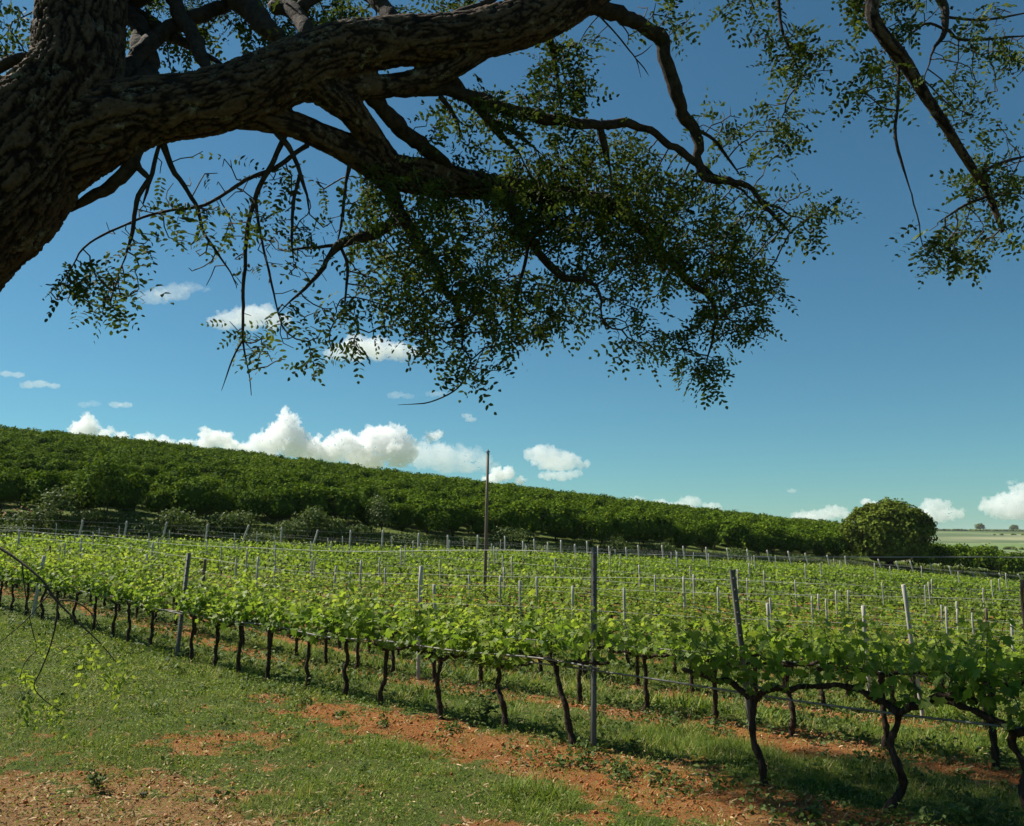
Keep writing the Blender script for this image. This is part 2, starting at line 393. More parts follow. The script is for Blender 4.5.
# ------------------------------------------------------------------ grass and ground litter
def blade(n=3, w=0.035, lean=0.35):
    t = np.linspace(0, 1, n + 1); v = []
    for k in t[:-1]: v += [(-w * (1 - k * 0.75), lean * k * k, k), (w * (1 - k * 0.75), lean * k * k, k)]
    v.append((0, lean, 1.0)); q = [(2 * i, 2 * i + 1, 2 * i + 3, 2 * i + 2) for i in range(n - 1)]
    return np.array(v), np.array([(a, b, c) for a, b, c, d in q] + [(a, c, d) for a, b, c, d in q] + [(2 * n - 2, 2 * n - 1, 2 * n)])
def z_rot(a, tilt, az2):
    c, s = np.cos(a), np.sin(a); Rz = np.zeros((len(a), 3, 3)); Rz[:, 0, 0] = c; Rz[:, 0, 1] = -s; Rz[:, 1, 0] = s; Rz[:, 1, 1] = c; Rz[:, 2, 2] = 1
    ct, st = np.cos(tilt), np.sin(tilt); Rx = np.zeros_like(Rz); Rx[:, 0, 0] = 1; Rx[:, 1, 1] = ct; Rx[:, 1, 2] = st; Rx[:, 2, 1] = -st; Rx[:, 2, 2] = ct
    return Rz @ Rx
def grass_points(n_try, y0, y1, side):
    y = np.sqrt(rng.uniform(y0 ** 2, y1 ** 2, n_try)); x = y * rng.uniform(-0.60, 0.66, n_try) + rng.uniform(-side, side, n_try)
    return x, y
def build_grass():
    mb = MB(); tv, tf = blade()
    for (n, y0, y1, hs, nb) in ((36000, 4.6, 9.0, 1.0, 9), (40000, 9.0, 18.0, 1.25, 7), (26000, 18.0, 44.0, 1.7, 3)):
        x, y = grass_points(n, y0, y1, 1.2); s = soil_mask(x, y); k = row_k(x, y)
        keep = rng.uniform(size=n) > 0.06 + 0.80 * s; x, y, s, k = x[keep], y[keep], s[keep], k[keep]
        clump = fbm(xy0(x, y, 1.1, 21.0), 3); wild = smooth(-0.1, 0.7, k + 0.25 * clump)
        dry = fbm(xy0(x, y, 0.5, 33.0), 3)
        edge = np.exp(-((k + 0.80) / 0.16) ** 2) * smooth(1.0, -3.0, x * RT[0] + y * RT[1] - 7.5)
        h = (0.025 + 0.055 * np.clip(clump + 0.25, 0, 1) + 0.050 * wild * np.clip(0.4 + 2.2 * fbm(xy0(x, y, 0.8, 51.0), 3), 0, 1.6) + 0.06 * edge * np.clip(0.3 + 2.5 * fbm(xy0(x, y, 1.3, 61.0), 2), 0, 1.6) * rng.uniform(0.3, 1.4, len(x))) * hs
        h *= (1 - 0.45 * s) * np.exp(np.clip(rng.normal(size=len(x)) * 0.45, -1, 0.6)); tb = rng.normal(size=len(x)) * 0.22
        m = len(x); rep = np.repeat(np.arange(m), nb); N = len(rep)
        px = x[rep] + rng.normal(size=N) * 0.035 * hs; py = y[rep] + rng.normal(size=N) * 0.035 * hs
        hh = h[rep] * rng.uniform(0.5, 1.35, N)
        tt = 0.42 + tb[rep] + 0.25 * clump[rep] + 0.22 * dry[rep] + rng.normal(size=N) * 0.13 + (rng.uniform(size=N) < 0.06 + 0.16 * s[rep] + 0.10 * (dry[rep] > 0.25)) * 0.45
        Rm = z_rot(rng.uniform(0, 6.28, N), rng.uniform(0.0, 1.1, N), None)
        wmul = np.where(y[rep] < 9, 0.07, np.where(y[rep] < 18, 0.11, 0.16))
        base = np.stack([px, py, height(px, py) - 0.012], -1)
        V = tv[None] * np.stack([wmul / 0.1 * np.maximum(1, 0.08 / hh * 1.0), np.ones(N), np.ones(N)], -1)[:, None, :]
        V = np.einsum('nij,nkj->nki', Rm, V) * hh[:, None, None] + base[:, None, :]
        k7 = len(tv); mb.add(V.reshape(-1, 3), (tf[None] + (np.arange(N) * k7)[:, None, None]).reshape(-1, 3), np.repeat(np.clip(tt, 0, 1), k7))
    tag(mb.build('grass', M['grass']), 'green grass tufts over the lawn and between the vine rows', kind='stuff')
    # straw, dead leaves and pruned bits on the bare earth
    mb = MB(); n = 95000; x, y = grass_points(n, 4.8, 15.0, 1.0); s = soil_mask(x, y); dr = dry_mask(x, y)
    keep = rng.uniform(size=n) < 0.06 + 0.55 * s * (0.35 + 0.65 * dr) + 0.30 * dr; x, y, dr = x[keep], y[keep], dr[keep]; n = len(x)
    v = np.array([(-0.5, -0.09, 0), (0.0, -0.13, 0.05), (0.5, -0.05, 0), (0.5, 0.05, 0.02), (0.0, 0.12, 0.07), (-0.5, 0.08, 0.02)]); f = np.array([(0, 1, 4, 5), (1, 2, 3, 4)])
    nr = np.stack([rng.normal(size=n) * 0.5, rng.normal(size=n) * 0.5, np.ones(n)], -1)
    scatter(mb, v, f, frame_from(nr, rand_unit(n)), np.stack([x, y, height(x, y) + 0.006 + 0.02 * rng.uniform(size=n)], -1), rng.uniform(0.012, 0.055, n) ** 1.0, np.clip(rng.beta(1.3, 1.6, n), 0, 1))
    tag(mb.build('straw_litter', M['straw']), 'dry straw and dead leaves strewn over the bare red earth', kind='stuff')
    mb = MB(); n = 16000; x, y = grass_points(n, 4.8, 14.0, 1.0); s = soil_mask(x, y); keep = rng.uniform(size=n) < 0.8 * s; x, y = x[keep], y[keep]; n = len(x)
    iv, if_ = ico(1); v0 = iv * (1 + 0.35 * fbm(iv * 2.1, 2))[:, None] * (1.2, 1, 0.7)
    scatter(mb, v0, if_, frame_from(rand_unit(n), rand_unit(n)), np.stack([x, y, height(x, y) + 0.003], -1), np.minimum(0.005 + rng.exponential(0.004, n), 0.017), rng.uniform(0, 1, n))
    tag(mb.build('earth_clods', M['clod']), 'small clods of red earth on the bare patches', kind='stuff')
    mb = MB(); n = 260000; x, y = grass_points(n, 4.6, 17.0, 1.0); s = soil_mask(x, y); cl = fbm(xy0(x, y, 1.6, 91.0), 3); k = row_k(x, y)
    keep = (rng.uniform(size=n) < (0.95 - (0.85 - 0.35 * dry_mask(x, y)) * s) * (0.35 + 0.9 * smooth(-0.25, 0.35, cl))) & (k < 0.2); x, y, cl = x[keep], y[keep], cl[keep]; n = len(x); big = 1 + 0.07 * np.maximum(y - 6, 0)
    v = np.array([(0, 0, 0), (0.34, 0.5, 0.08), (0, 1.0, -0.04), (-0.34, 0.5, 0.08)]); dr = dry_mask(x, y)
    tn = 0.45 + 0.22 * cl + rng.normal(size=n) * 0.2 - (rng.uniform(size=n) < 0.18) * 0.3 + (rng.uniform(size=n) < 0.10 + 0.4 * dr) * rng.uniform(0.2, 0.55, n)
    scatter(mb, v, np.array([(0, 1, 2, 3)]), frame_from(rand_unit(n) * 0.75 + (0, 0, 0.75), rand_unit(n) + (0, 0, 0.25)), np.stack([x, y, height(x, y) + rng.uniform(0.005, 0.055, n)], -1), rng.uniform(0.009, 0.026, n) * big, np.clip(tn, 0, 1))
    tag(mb.build('lawn_herbs', M['grass']), 'small leafy herbs mixed through the lawn grass', kind='stuff')
build_grass()
def build_weeds():
    mb = MB(); n = 8200; x, y = grass_points(n, 5.2, 26.0, 1.0); k = row_k(x, y); cl = fbm(xy0(x, y, 0.6, 71.0), 3)
    keep = (k > -0.40) & (cl + 0.12 + rng.normal(size=n) * 0.15 > 0.0) | (rng.uniform(size=n) < 0.05); x, y, cl = x[keep], y[keep], cl[keep]; n = len(x)
    m = np.where(y < 12, 26, 12); rep = np.repeat(np.arange(n), m); N = len(rep); r = rng.uniform(0.04, 0.13, n) * (1 + 0.8 * np.clip(cl, 0, 1)); d = rand_unit(N); d[:, 2] = np.abs(d[:, 2])
    p = np.stack([x[rep], y[rep], height(x, y)[rep]], -1) + d * (r[rep] * rng.uniform(0.5, 1.1, N))[:, None] * (1.2, 1.2, 1.0)
    v = np.array([(0, 0, 0), (0.3, 0.5, 0.1), (0, 1.0, -0.05), (-0.3, 0.5, 0.1)])
    scatter(mb, v, np.array([(0, 1, 2, 3)]), frame_from(d * 0.7 + rand_unit(N) * 0.6 + (0, 0, 0.3), rand_unit(N) + d), p, rng.uniform(0.025, 0.06, N) * np.where(y[rep] < 12, 1, 1.6), np.clip(0.4 + rng.normal(size=N) * 0.22 + 0.3 * cl[rep], 0, 1))
    tag(mb.build('weeds', M['weed_leaf']), 'low leafy weeds growing between the vine rows', kind='stuff')
build_weeds()

# ------------------------------------------------------------------ leaves
def fan_leaf(half, fold=0.18, droop=0.25):
    pts = [(math.sin(R(a)) * r, math.cos(R(a)) * r) for a, r in half] + [(-math.sin(R(a)) * r, math.cos(R(a)) * r) for a, r in half[::-1] if a > 0]
    v = [(0, 0, 0)] + [(x, y, fold * abs(x) - droop * (x * x + y * y) * 0.6) for x, y in pts]
    n = len(pts); return np.array(v), np.array([(0, 1 + (i + 1) % n, 1 + i) for i in range(n)])
VL_FINE = fan_leaf([(0, 1.0), (10, 0.83), (24, 0.60), (34, 0.80), (46, 0.92), (56, 0.74), (72, 0.52), (86, 0.66), (104, 0.74), (124, 0.58), (150, 0.42)])
VL_MID = fan_leaf([(0, 1.0), (25, 0.62), (45, 0.92), (72, 0.55), (102, 0.72), (145, 0.45)])
VL_FAR = fan_leaf([(0, 1.0), (50, 0.85), (110, 0.7)])

def vine_geo(seed, fine=False, lush=1.0, trunk_lean=0.0, arch=0.0, arms=(0.46, 0.46), thick=1.0):
    """meshes of one spur-trained vine, cordon along local X, base at origin"""
    g = np.random.default_rng(seed); H = 0.64
    P = np.array([(0, 0, -0.05), (0, 0, 0.02)] + [(trunk_lean * (t - 1) * -1 + g.normal() * 0.022, g.normal() * 0.022, t * H) for t in (0.25, 0.45, 0.65, 0.85)] + [(trunk_lean, 0, H)])
    P[0, 0] = P[1, 0] = 0; wv_ = g.uniform(0.004, 0.026); P[2:-1, 0] = trunk_lean * np.array([0.25, 0.45, 0.65, 0.85]) + g.normal(size=4) * wv_; P[2:-1, 1] *= wv_ / 0.022
    S = spline(P, 0.02); n = len(S); tt = np.linspace(0, 1, n)
    r = 0.031 - 0.011 * tt + 0.010 * np.exp(-tt * 12) + 0.009 * np.exp(-((tt - 1) / 0.08) ** 2); r *= 1 + 0.10 * np.sin(tt * 31 + g.uniform(0, 6)) + 0.06 * g.normal(size=n)
    tr = MB(); add_tube(tr, S, r, 8, True, 0.07)
    cd = MB(); arm_pts = []
    for sg, ln in ((-1, arms[0]), (1, arms[1])):
        k = np.linspace(0, 1, 7); Q = np.stack([trunk_lean + sg * ln * k, g.normal(size=7) * 0.012, H - 0.02 + arch * np.sin(k * math.pi * 0.6) + 0.05 * k + g.normal(size=7) * 0.014], -1); Q[0] = (trunk_lean, 0, H - 0.03)
        q = spline(Q, 0.02); m = len(q); add_tube(cd, q, thick * (0.020 - 0.007 * np.linspace(0, 1, m)) * (1 + 0.10 * g.normal(size=m)), 7, True, 0.08); arm_pts.append(q)
    arm = np.vstack([arm_pts[0][::-1], arm_pts[1]])
    sh = MB(); lf = MB(); tv, tf = VL_FINE if fine else VL_MID
    loc, nrm, up, sc, tn = [], [], [], [], []
    ns = int(g.integers(12, 15) * lush)
    for i in range(ns):
        b = arm[int((i + g.uniform(0.2, 0.8)) / ns * (len(arm) - 1))]
        Ls = g.uniform(0.28, 0.66) * (1.35 if g.uniform() < 0.16 else 1.0)
        d = np.array([g.normal() * 0.28, g.normal() * 0.26, 1.0]); d /= np.linalg.norm(d)
        bend = np.array([g.normal() * 0.10, g.normal() * 0.20, -0.05])
        k = np.linspace(0, 1, 8)[:, None]; Q = b + d * Ls * k + bend * k * k
        add_tube(sh, Q, 0.0045 - 0.003 * k[:, 0], 4, False)
        nl = int(Ls / 0.036)
        for j in range(nl):
            kk = (j + 0.6) / nl; p = b + d * Ls * kk + bend * kk * kk
            az = j * math.pi + g.normal() * 0.9 + i; o = np.array([math.cos(az), math.sin(az), g.uniform(-0.15, 0.5)])
            big = (1 - kk) ** 0.5
            pl = p + o * (0.03 + 0.06 * big)
            loc.append(pl); sc.append((0.024 + 0.040 * big) * g.uniform(0.75, 1.25)); nrm.append(np.array([0, 0, 0.75]) + o * 0.55 + g.normal(size=3) * 0.35)
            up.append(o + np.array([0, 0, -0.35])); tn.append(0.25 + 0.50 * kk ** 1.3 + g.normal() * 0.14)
    for i in range(int(70 * lush)):           # leaves of short spurs round the cordon
        b = arm[g.integers(len(arm))]; az = g.uniform(0, 6.28)
        p = b + np.array([g.normal() * 0.05, g.normal() * 0.11, g.uniform(0.0, 0.28)])
        o = np.array([math.cos(az), math.sin(az), g.uniform(-0.3, 0.3)])
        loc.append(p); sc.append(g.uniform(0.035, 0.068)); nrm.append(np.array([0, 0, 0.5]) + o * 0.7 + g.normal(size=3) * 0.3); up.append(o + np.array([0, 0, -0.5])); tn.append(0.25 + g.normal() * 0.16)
    loc, nrm, up = map(np.array, (loc, nrm, up))
    scatter(lf, tv, tf, frame_from(nrm, up), loc, np.array(sc), np.clip(tn, 0, 1))
    return tr, cd, sh, lf

def make_vine(seed, **kw):
    tr, cd, sh, lf = vine_geo(seed, **kw)
    root = empty('grapevine', (0, 0, 0))
    t = tr.build('trunk', M['vine_bark'], root, True); c = cd.build('cordon', M['vine_bark'], root, True)
    s = sh.build('shoots', M['shoot'], root); f = lf.build('foliage', M['vine_leaf'], root)
    kids[root.name] = [t, c, s, f]
    return root
ROWANG = math.atan2(RT[1], RT[0])
VG = 'grapevines trained along the wire trellis rows'
ORD = ['first', 'second', 'third', 'fourth', 'fifth', 'sixth', 'seventh', 'eighth', 'ninth', 'tenth', 'eleventh', 'twelfth', 'thirteenth', 'fourteenth', 'fifteenth', 'sixteenth', 'seventeenth', 'eighteenth', 'nineteenth', 'twentieth']
ORD += ['twenty-' + o for o in ORD[:9]] + ['thirtieth'] + ['thirty-' + o for o in ORD[:9]] + ['fortieth'] + ['forty-' + o for o in ORD[:9]] + ['fiftieth'] + ['fifty-' + o for o in ORD[:9]]
def place_vine(o, x, y, label):
    o.location = (x, y, hz(x, y)); o.rotation_euler = (0, 0, ROWANG + math.pi + rng.normal() * 0.03); s = rng.uniform(0.92, 1.08); o.scale = (1, 1, s)
    tag(o, label, 'grapevine', VG)

def row_xy(k, a):     # point on row k, a metres along from the row's foot nearest the camera's right
    c = (ROW0 + ROWSTEP * k); n = np.array([1, 1.0226]) / (1 + 1.0226 ** 2); return n * c + RT * a
def along(k, px):
    p = row_at(k, px); return float((p - row_xy(k, 0)) @ RT)
def edge_ok(x, y):
    return (x - L0[0]) * LN[0] + (y - L0[1]) * LN[1] < -5.2

# front row: trunks where the photograph shows them (measured along the row)
front_px = [1150, 1005, 870, 752, 570, 505, 443, 385, 350, 313, 275, 247, 222, 200, 160, 139, 122]
fa = [along(0, p) for p in front_px]
while True:
    nx = fa[-1] + rng.uniform(0.78, 0.92); x, y = row_xy(0, nx)
    if not edge_ok(x, y) or x / y < -0.70: break
    fa.append(nx)
for i, a in enumerate(fa):
    x, y = row_xy(0, a); px = 512 + F * x / y
    big = 1.12 if 2 <= i <= 4 else 1.0
    o = make_vine(100 + i, fine=i < 16, lush=rng.uniform(0.72, 1.12), trunk_lean={1: -0.05, 2: 0.10, 3: -0.05, 4: -0.20, 5: -0.12, 6: -0.02}.get(i, rng.normal() * 0.06), arch=0.09 if i < 4 else 0.02, arms={2: (0.52, 0.50), 3: (0.62, 0.55), 4: (0.46, 0.62)}.get(i, (0.46, 0.46)), thick=1.35 if i < 4 else 1.0)
    if px > 590: lab = ORD[sum(1 for b in fa if b <= a and 0 and 1) + [j for j in range(len(fa)) if 512 + F * row_xy(0, fa[j])[0] / row_xy(0, fa[j])[1] > 590][::-1].index(i)] + ' front-row grapevine to the right of the tall dark steel post'
    else: lab = ORD[[j for j in range(len(fa)) if 512 + F * row_xy(0, fa[j])[0] / row_xy(0, fa[j])[1] <= 590].index(i)] + ' front-row grapevine to the left of the tall dark steel post'
    place_vine(o, x, y, lab)

# the rows behind: nearest as individual vines (copies of eight), the rest as one mass
protos = [make_vine(300 + i, lush=0.58) for i in range(9)]
used = set(); cand = []
for k in range(1, 50):
    a = along(k, 1024) - 3.0
    while True:
        x, y = row_xy(k, a)
        if not edge_ok(x, y): break
        u = x / max(y, 0.1)
        if u < -0.70: break
        if rng.uniform() > 0.03: cand.append((y, k, x, a))
        a += rng.uniform(0.8, 0.92)
cand.sort()
n_ind = 300 - len(fa)
for i, (y, k, x, a) in enumerate(cand[:n_ind]):
    p = protos[i % 9]
    o = p if i < 9 else copy_tree(p)
    place_vine(o, x, y, 'leafy young grapevine in the second row, close behind the front row' if k == 1 else 'leafy young grapevine in the close rows beyond the second row')
    if k > 1: o.scale = (1, 1, rng.uniform(0.66, 0.8))
lf, tk = MB(), MB()
C = np.array([(x, y) for (y, k, x, a) in cand[n_ind:]]); CZ = height(C[:, 0], C[:, 1])
print('vines far', len(C))
nL = (np.where(C[:, 1] < 45, 42, 30) * rng.uniform(0.5, 1.4, len(C))).astype(int); rep = np.repeat(np.arange(len(C)), nL); N = len(rep)
ax = rng.uniform(-0.45, 0.45, N); hz_ = 0.40 + np.abs(rng.normal(size=N)) * 0.17
sh_off = np.round(ax * 9) * 1.7
loc = np.stack([C[rep, 0] + RT[0] * ax + rng.normal(size=N) * 0.11, C[rep, 1] + RT[1] * ax + rng.normal(size=N) * 0.11, CZ[rep] + np.clip(hz_, 0.34, 0.92)], -1)
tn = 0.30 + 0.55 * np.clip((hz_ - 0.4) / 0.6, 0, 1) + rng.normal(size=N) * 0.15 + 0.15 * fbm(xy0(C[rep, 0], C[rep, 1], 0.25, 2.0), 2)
nr = rand_unit(N) * 0.8 + np.array([0, 0, 0.6]); scatter(lf, *VL_FAR, frame_from(nr, rand_unit(N)), loc, rng.uniform(0.055, 0.10, N), np.clip(tn, 0, 1))
for (x, y), z in zip(C, CZ):
    add_tube(tk, np.array([(x, y, z - 0.03), (x + rng.normal() * 0.03, y + rng.normal() * 0.03, z + 0.25), (x, y, z + 0.45)]), [0.035, 0.026, 0.026], 5)
    add_tube(tk, np.array([(x - RT[0] * 0.43, y - RT[1] * 0.43, z + 0.45), (x, y, z + 0.44), (x + RT[0] * 0.43, y + RT[1] * 0.43, z + 0.45)]), 0.017, 4, False)
fv = empty('distant_vines', (0, 0, 0)); tag(fv, 'mass of distant grapevines filling the far half of the vineyard', 'vineyard', kind='stuff')
lf.build('foliage', M['vine_leaf'], fv); tk.build('trunks', M['vine_bark'], fv)

# ------------------------------------------------------------------ posts and wires
def post_mesh(base, top, w, mat, name='vine_post', chamfer=0.18, sides=8):
    base = np.asarray(base, float); top = np.asarray(top, float); L = np.linalg.norm(top - base); mb = MB()
    n = 9; k = np.linspace(0, 1, n); g = rng.normal(size=(n, 2)) * 0.004
    P = np.stack([g[:, 0] * k, g[:, 1] * k, -0.12 + k * (L + 0.12)], -1)
    Rr = np.full(n, w * 0.5) * (1 + rng.normal(size=n) * 0.03)
    P = np.vstack([P, P[-1] + (0, 0, 0.004)]); Rr = np.append(Rr, w * 0.40)
    add_tube(mb, P, Rr, sides, True)
    o = mb.build(name, mat)
    o.location = base; o.rotation_euler = Vector(top - base).to_track_quat('Z', 'Y').to_euler()
    return o
# steel posts of the front row: pressed channel with lugs for the wires
def steel_post(base, top, w):
    base = np.asarray(base, float); top = np.asarray(top, float); L = float(np.linalg.norm(top - base))
    root = empty('steel_post', base); root.rotation_euler = Vector(top - base).to_track_quat('Z', 'Y').to_euler()
    a, b, t = w * 0.5, w * 0.42, 0.006
    prof = [(-a, -b), (-a, b), (-a + 0.012, b), (-a + t, b - t), (-a + t, -b + t), (a - t, -b + t), (a - t, b - t), (a - 0.012, b), (a, b), (a, -b)]
    m = len(prof); V = [(x, y, z) for z in (-0.15, L) for x, y in prof]; mb = MB()
    mb.add(V, [(i, (i + 1) % m, m + (i + 1) % m, m + i) for i in range(m)])
    mb.f.append(np.array([(m, m + 1, m + 2, m + 3), (m, m + 3, m + 4, m + 4 + 5), (m + 4, m + 5, m + 9, m + 9), (m + 5, m + 6, m + 8, m + 9), (m + 6, m + 7, m + 8, m + 8)])[:1])
    mb.build('channel', M['post_dark'], root)
    mb = MB(); z = 0.5
    for z in np.arange(0.55, L - 0.03, 0.11):
        for s in (-1, 1):
            c = np.array([s * (a + 0.004), 0, z]); d = np.array([0.005, 0.011, 0.013])
            v = c + d * np.array([(i, j, l) for i in (-1, 1) for j in (-1, 1) for l in (-1, 1)]); v[[1, 3, 5, 7], 0] += s * 0.006
            mb.add(v, [(0, 1, 3, 2), (4, 6, 7, 5), (0, 4, 5, 1), (2, 3, 7, 6), (0, 2, 6, 4), (1, 5, 7, 3)])
    mb.build('wire_lugs', M['post_dark'], root)
    return root
PG = 'posts of the vine trellis'
def post_on_row(px0, k, px_top, y_top):
    x, y = row_at(k, px0); return np.array([x, y, hz(x, y)]), at(px_top, y_top, y)
b, t = post_on_row(590, 0, 594, 547); tag(steel_post(b, t, 0.058), 'tall dark steel post in the front row, nearest the camera', 'post', PG)
fp = [b]
b, t = post_on_row(186, 0, 189, 553); tag(steel_post(b, t, 0.058), 'dark steel post in the front row, far left of the nearest one', 'post', PG); fp.append(b)
b, t = post_on_row(43, 0, 44, 556); tag(post_mesh(b, t, 0.075, M['post_wood']), 'pale wooden front-row post behind the drooping leafy twig', 'post', PG)
b, t = post_on_row(742, 1, 732, 570); tag(steel_post(b, t, 0.056), 'leaning grey steel post in the second row, amid tall vine shoots', 'post', PG)
b, t = post_on_row(908, 2, 903, 585); tag(post_mesh(b, t, 0.045, M['post_wood']), 'pale post leaning left behind the shaded vines at right', 'post', PG)
b, t = post_on_row(421, 1, 421, 566); tag(post_mesh(b, t, 0.055, M['post_wood']), 'grey post just behind the front row, left of the pole', 'post', PG)

def solve_post(px, ytop, hgt):
    best = None
    for Y in np.arange(11, 75, 0.25):
        p = at(px, ytop, Y); g = hz(p[0], p[1]); e = (p[2] - g) - hgt
        if best is None or abs(e) < best[0]: best = (abs(e), p, g, e)
        if e < 0 and Y > 14: break
    return best
mid = [(50, 546), (60, 551), (65, 543), (20, 529), (75, 533), (130, 546), (147, 554), (205, 559), (222, 541), (236, 559), (275, 566), (312, 561), (315, 560), (336, 566), (385, 568), (469, 575), (520, 581), (537, 577), (555, 558), (573, 586), (624, 588), (489, 554), (718, 587), (747, 578), (770, 598), (812, 596), (818, 594), (826, 599), (863, 606), (882, 583), (941, 605), (957, 609), (972, 613), (986, 608), (983, 588), (655, 575), (690, 566), (925, 585), (848, 590), (795, 580), (440, 560), (350, 572)]
mid.sort(); mid_pos = []
for i, (px, yt) in enumerate(mid):
    if yt < 540: e, p, g, _ = (0, at(px, yt, 40), hz(*at(px, yt, 40)[:2]), 0)
    else: e, p, g, _ = solve_post(px, yt, 1.2)
    k = max(2, round(float(row_k(p[0], p[1])))); q = row_at(k, px); p = at(px, yt, q[1]); g = hz(p[0], p[1])
    if p[2] - g < 1.0: p[2] = g + 1.1
    if p[2] - g > 2.1: p[2] = g + 1.9
    base = np.array([p[0] + rng.normal() * 0.03, p[1], g])
    dark = px in (50, 205, 986, 483)
    tag(post_mesh(base, p, 0.052 if not dark else 0.075, M['post_brown'] if dark else M['post_wood']), ('dark' if dark else 'pale') + ' trellis post standing among the middle vine rows, ' + ORD[i] + ' from the left', 'post', PG)
edge_posts = [(83, 520), (127, 521), (167, 522), (208, 524), (249, 525), (282, 527), (318, 530), (351, 530), (383, 530), (419, 533), (448, 535), (478, 535), (505, 536), (523, 541), (534, 539), (548, 542), (561, 540), (575, 544), (587, 541), (598, 546), (609, 546), (626, 547), (638, 545), (662, 545), (683, 546), (706, 547), (727, 548), (747, 549), (767, 550), (788, 551), (805, 553), (827, 555), (845, 556), (878, 559), (896, 561), (910, 561), (930, 563), (949, 566), (971, 570), (984, 572), (999, 573), (1018, 574)]
for k in range(3, 30, 2):
    a = along(k, 1000) + rng.uniform(0, 5)
    while True:
        x, y = row_xy(k, a); a += rng.uniform(5.5, 8.0)
        if not edge_ok(x, y) or x / y < -0.56: break
        if y < 15 or abs(512 + F * x / y - 590) < 8: continue
        g = hz(x, y); tag(post_mesh((x, y, g), (x + rng.normal() * 0.03, y, g + rng.uniform(1.15, 1.4)), 0.06, M['post_wood']), 'slim pale wooden post deep in the farther vine rows', 'post', 'slim posts deep in the vine rows')
etops = []
for i, (px, yt) in enumerate(edge_posts):
    lean = {249: 7, 318: 5, 167: 3, 83: 1}.get(px, rng.normal() * 0.8)
    _, q = hit_line(px - lean, -6.5 if i % 2 == 0 or px < 520 else -9.0); g = hz(q[0], q[1]); top = at(px, yt, q[1]); top[2] = min(max(top[2], g + 1.2), g + 2.1)
    o = post_mesh((q[0], q[1], g), top, 0.12 if px < 400 else 0.13, M['post_wood'])
    etops.append(top)
    tag(o, ('leaning ' if abs(lean) > 4 else '') + 'weathered end post at the far edge of the vines, ' + ORD[i] + ' from the left', 'post', 'end posts along the far edge of the vineyard')

WG = 'trellis wires of the vine rows'
def wire(P, r, label, mat='wire', name='trellis_wire', sag=0.0):
    mb = MB(); add_tube(mb, P, r, 4, True); o = mb.build(name, M[mat]); tag(o, label, 'wire', WG); return o
def row_line(k, h, a0, a1, n):
    a = np.linspace(a0, a1, n); p = np.array([row_xy(k, q) for q in a]); z = height(p[:, 0], p[:, 1], False) + h + 0.012 * np.sin(a * 1.3 + k); return np.column_stack([p, z])
def row_end(k):
    a = along(k, 1024)
    while edge_ok(*row_xy(k, a)) and row_xy(k, a)[0] / row_xy(k, a)[1] > -0.75: a += 0.5
    return a
e0 = row_end(0); s0 = along(0, 1024) - 2.5
P = row_line(0, 0.655, s0, e0, 160); P[:, 2] += 0.012 * np.sin(np.linspace(0, 60, 160)); wire(P, 0.008, 'grey cordon wire carrying the arms of the front-row vines', 'hose')
P = row_line(0, 0.70, along(0, 602), e0, 160); P[:, 2] += 0.015 * np.sin(np.linspace(0, 95, 160)); P[:, :2] -= 0.055; wire(P, 0.0085, 'pale irrigation hose tied under the front-row cordon', 'hose', 'irrigation_hose')
wire(row_line(0, 1.68, s0, e0, 60), 0.0022, 'thin top wire along the front-row steel posts')
wire(row_line(1, 0.66, along(1, 1024) - 2.5, row_end(1), 80), 0.006, 'cordon wire of the second vine row', 'hose')
wire(row_line(1, 1.40, along(1, 1024) - 2.5, row_end(1), 60), 0.0015, 'thin top wire of the second vine row')
for k in range(2, 34):
    a0, a1 = along(k, 1024) - 2.5, row_end(k)
    if a1 - a0 < 3: continue
    for h in (0.95, 1.25) if k % 3 == 2 and k < 12 else (1.2,) if k % 3 == 2 else ():
        wire(row_line(k, h, a0, a1, 60), 0.0014 if k < 10 else 0.0018, 'thin pale wire stretched through the farther vine rows')
for j, h in enumerate((1.5, 1.0)):
    P = np.array([(t[0], t[1] + 0.02, hz(t[0], t[1]) + h) for t, (px, _) in zip(etops, edge_posts) if px < 520])
    P = np.vstack([P[0] + (P[0] - P[1]) * 3, P]); wire(P, 0.003, ('upper', 'lower')[j] + ' wire strung between the end posts below the coffee hill')

# wooden pole standing in the vineyard
Yp = 26.0; top = at(488, 453, Yp); bx = at(484.5, 590, Yp); g = hz(bx[0], bx[1])
pole = empty('utility_pole', (bx[0], bx[1], g)); mb = MB(); d = top - np.array([bx[0], bx[1], g])
add_tube(mb, np.array([(0, 0, -0.2), d * 0.33, d * 0.66, d]), [0.055, 0.05, 0.045, 0.04], 10); mb.build('pole', M['pole_wood'], pole, True)
mb = MB(); add_tube(mb, np.array([d + (0, 0, 0.0), d + (0, 0, 0.10)]), [0.018, 0.022], 8); add_tube(mb, np.array([d + (0, 0, 0.02), d + (0, 0, 0.05)]), 0.062, 10); mb.build('insulator', M['post_dark'], pole)
tag(pole, 'tall thin wooden pole rising from the middle of the vineyard', 'pole')

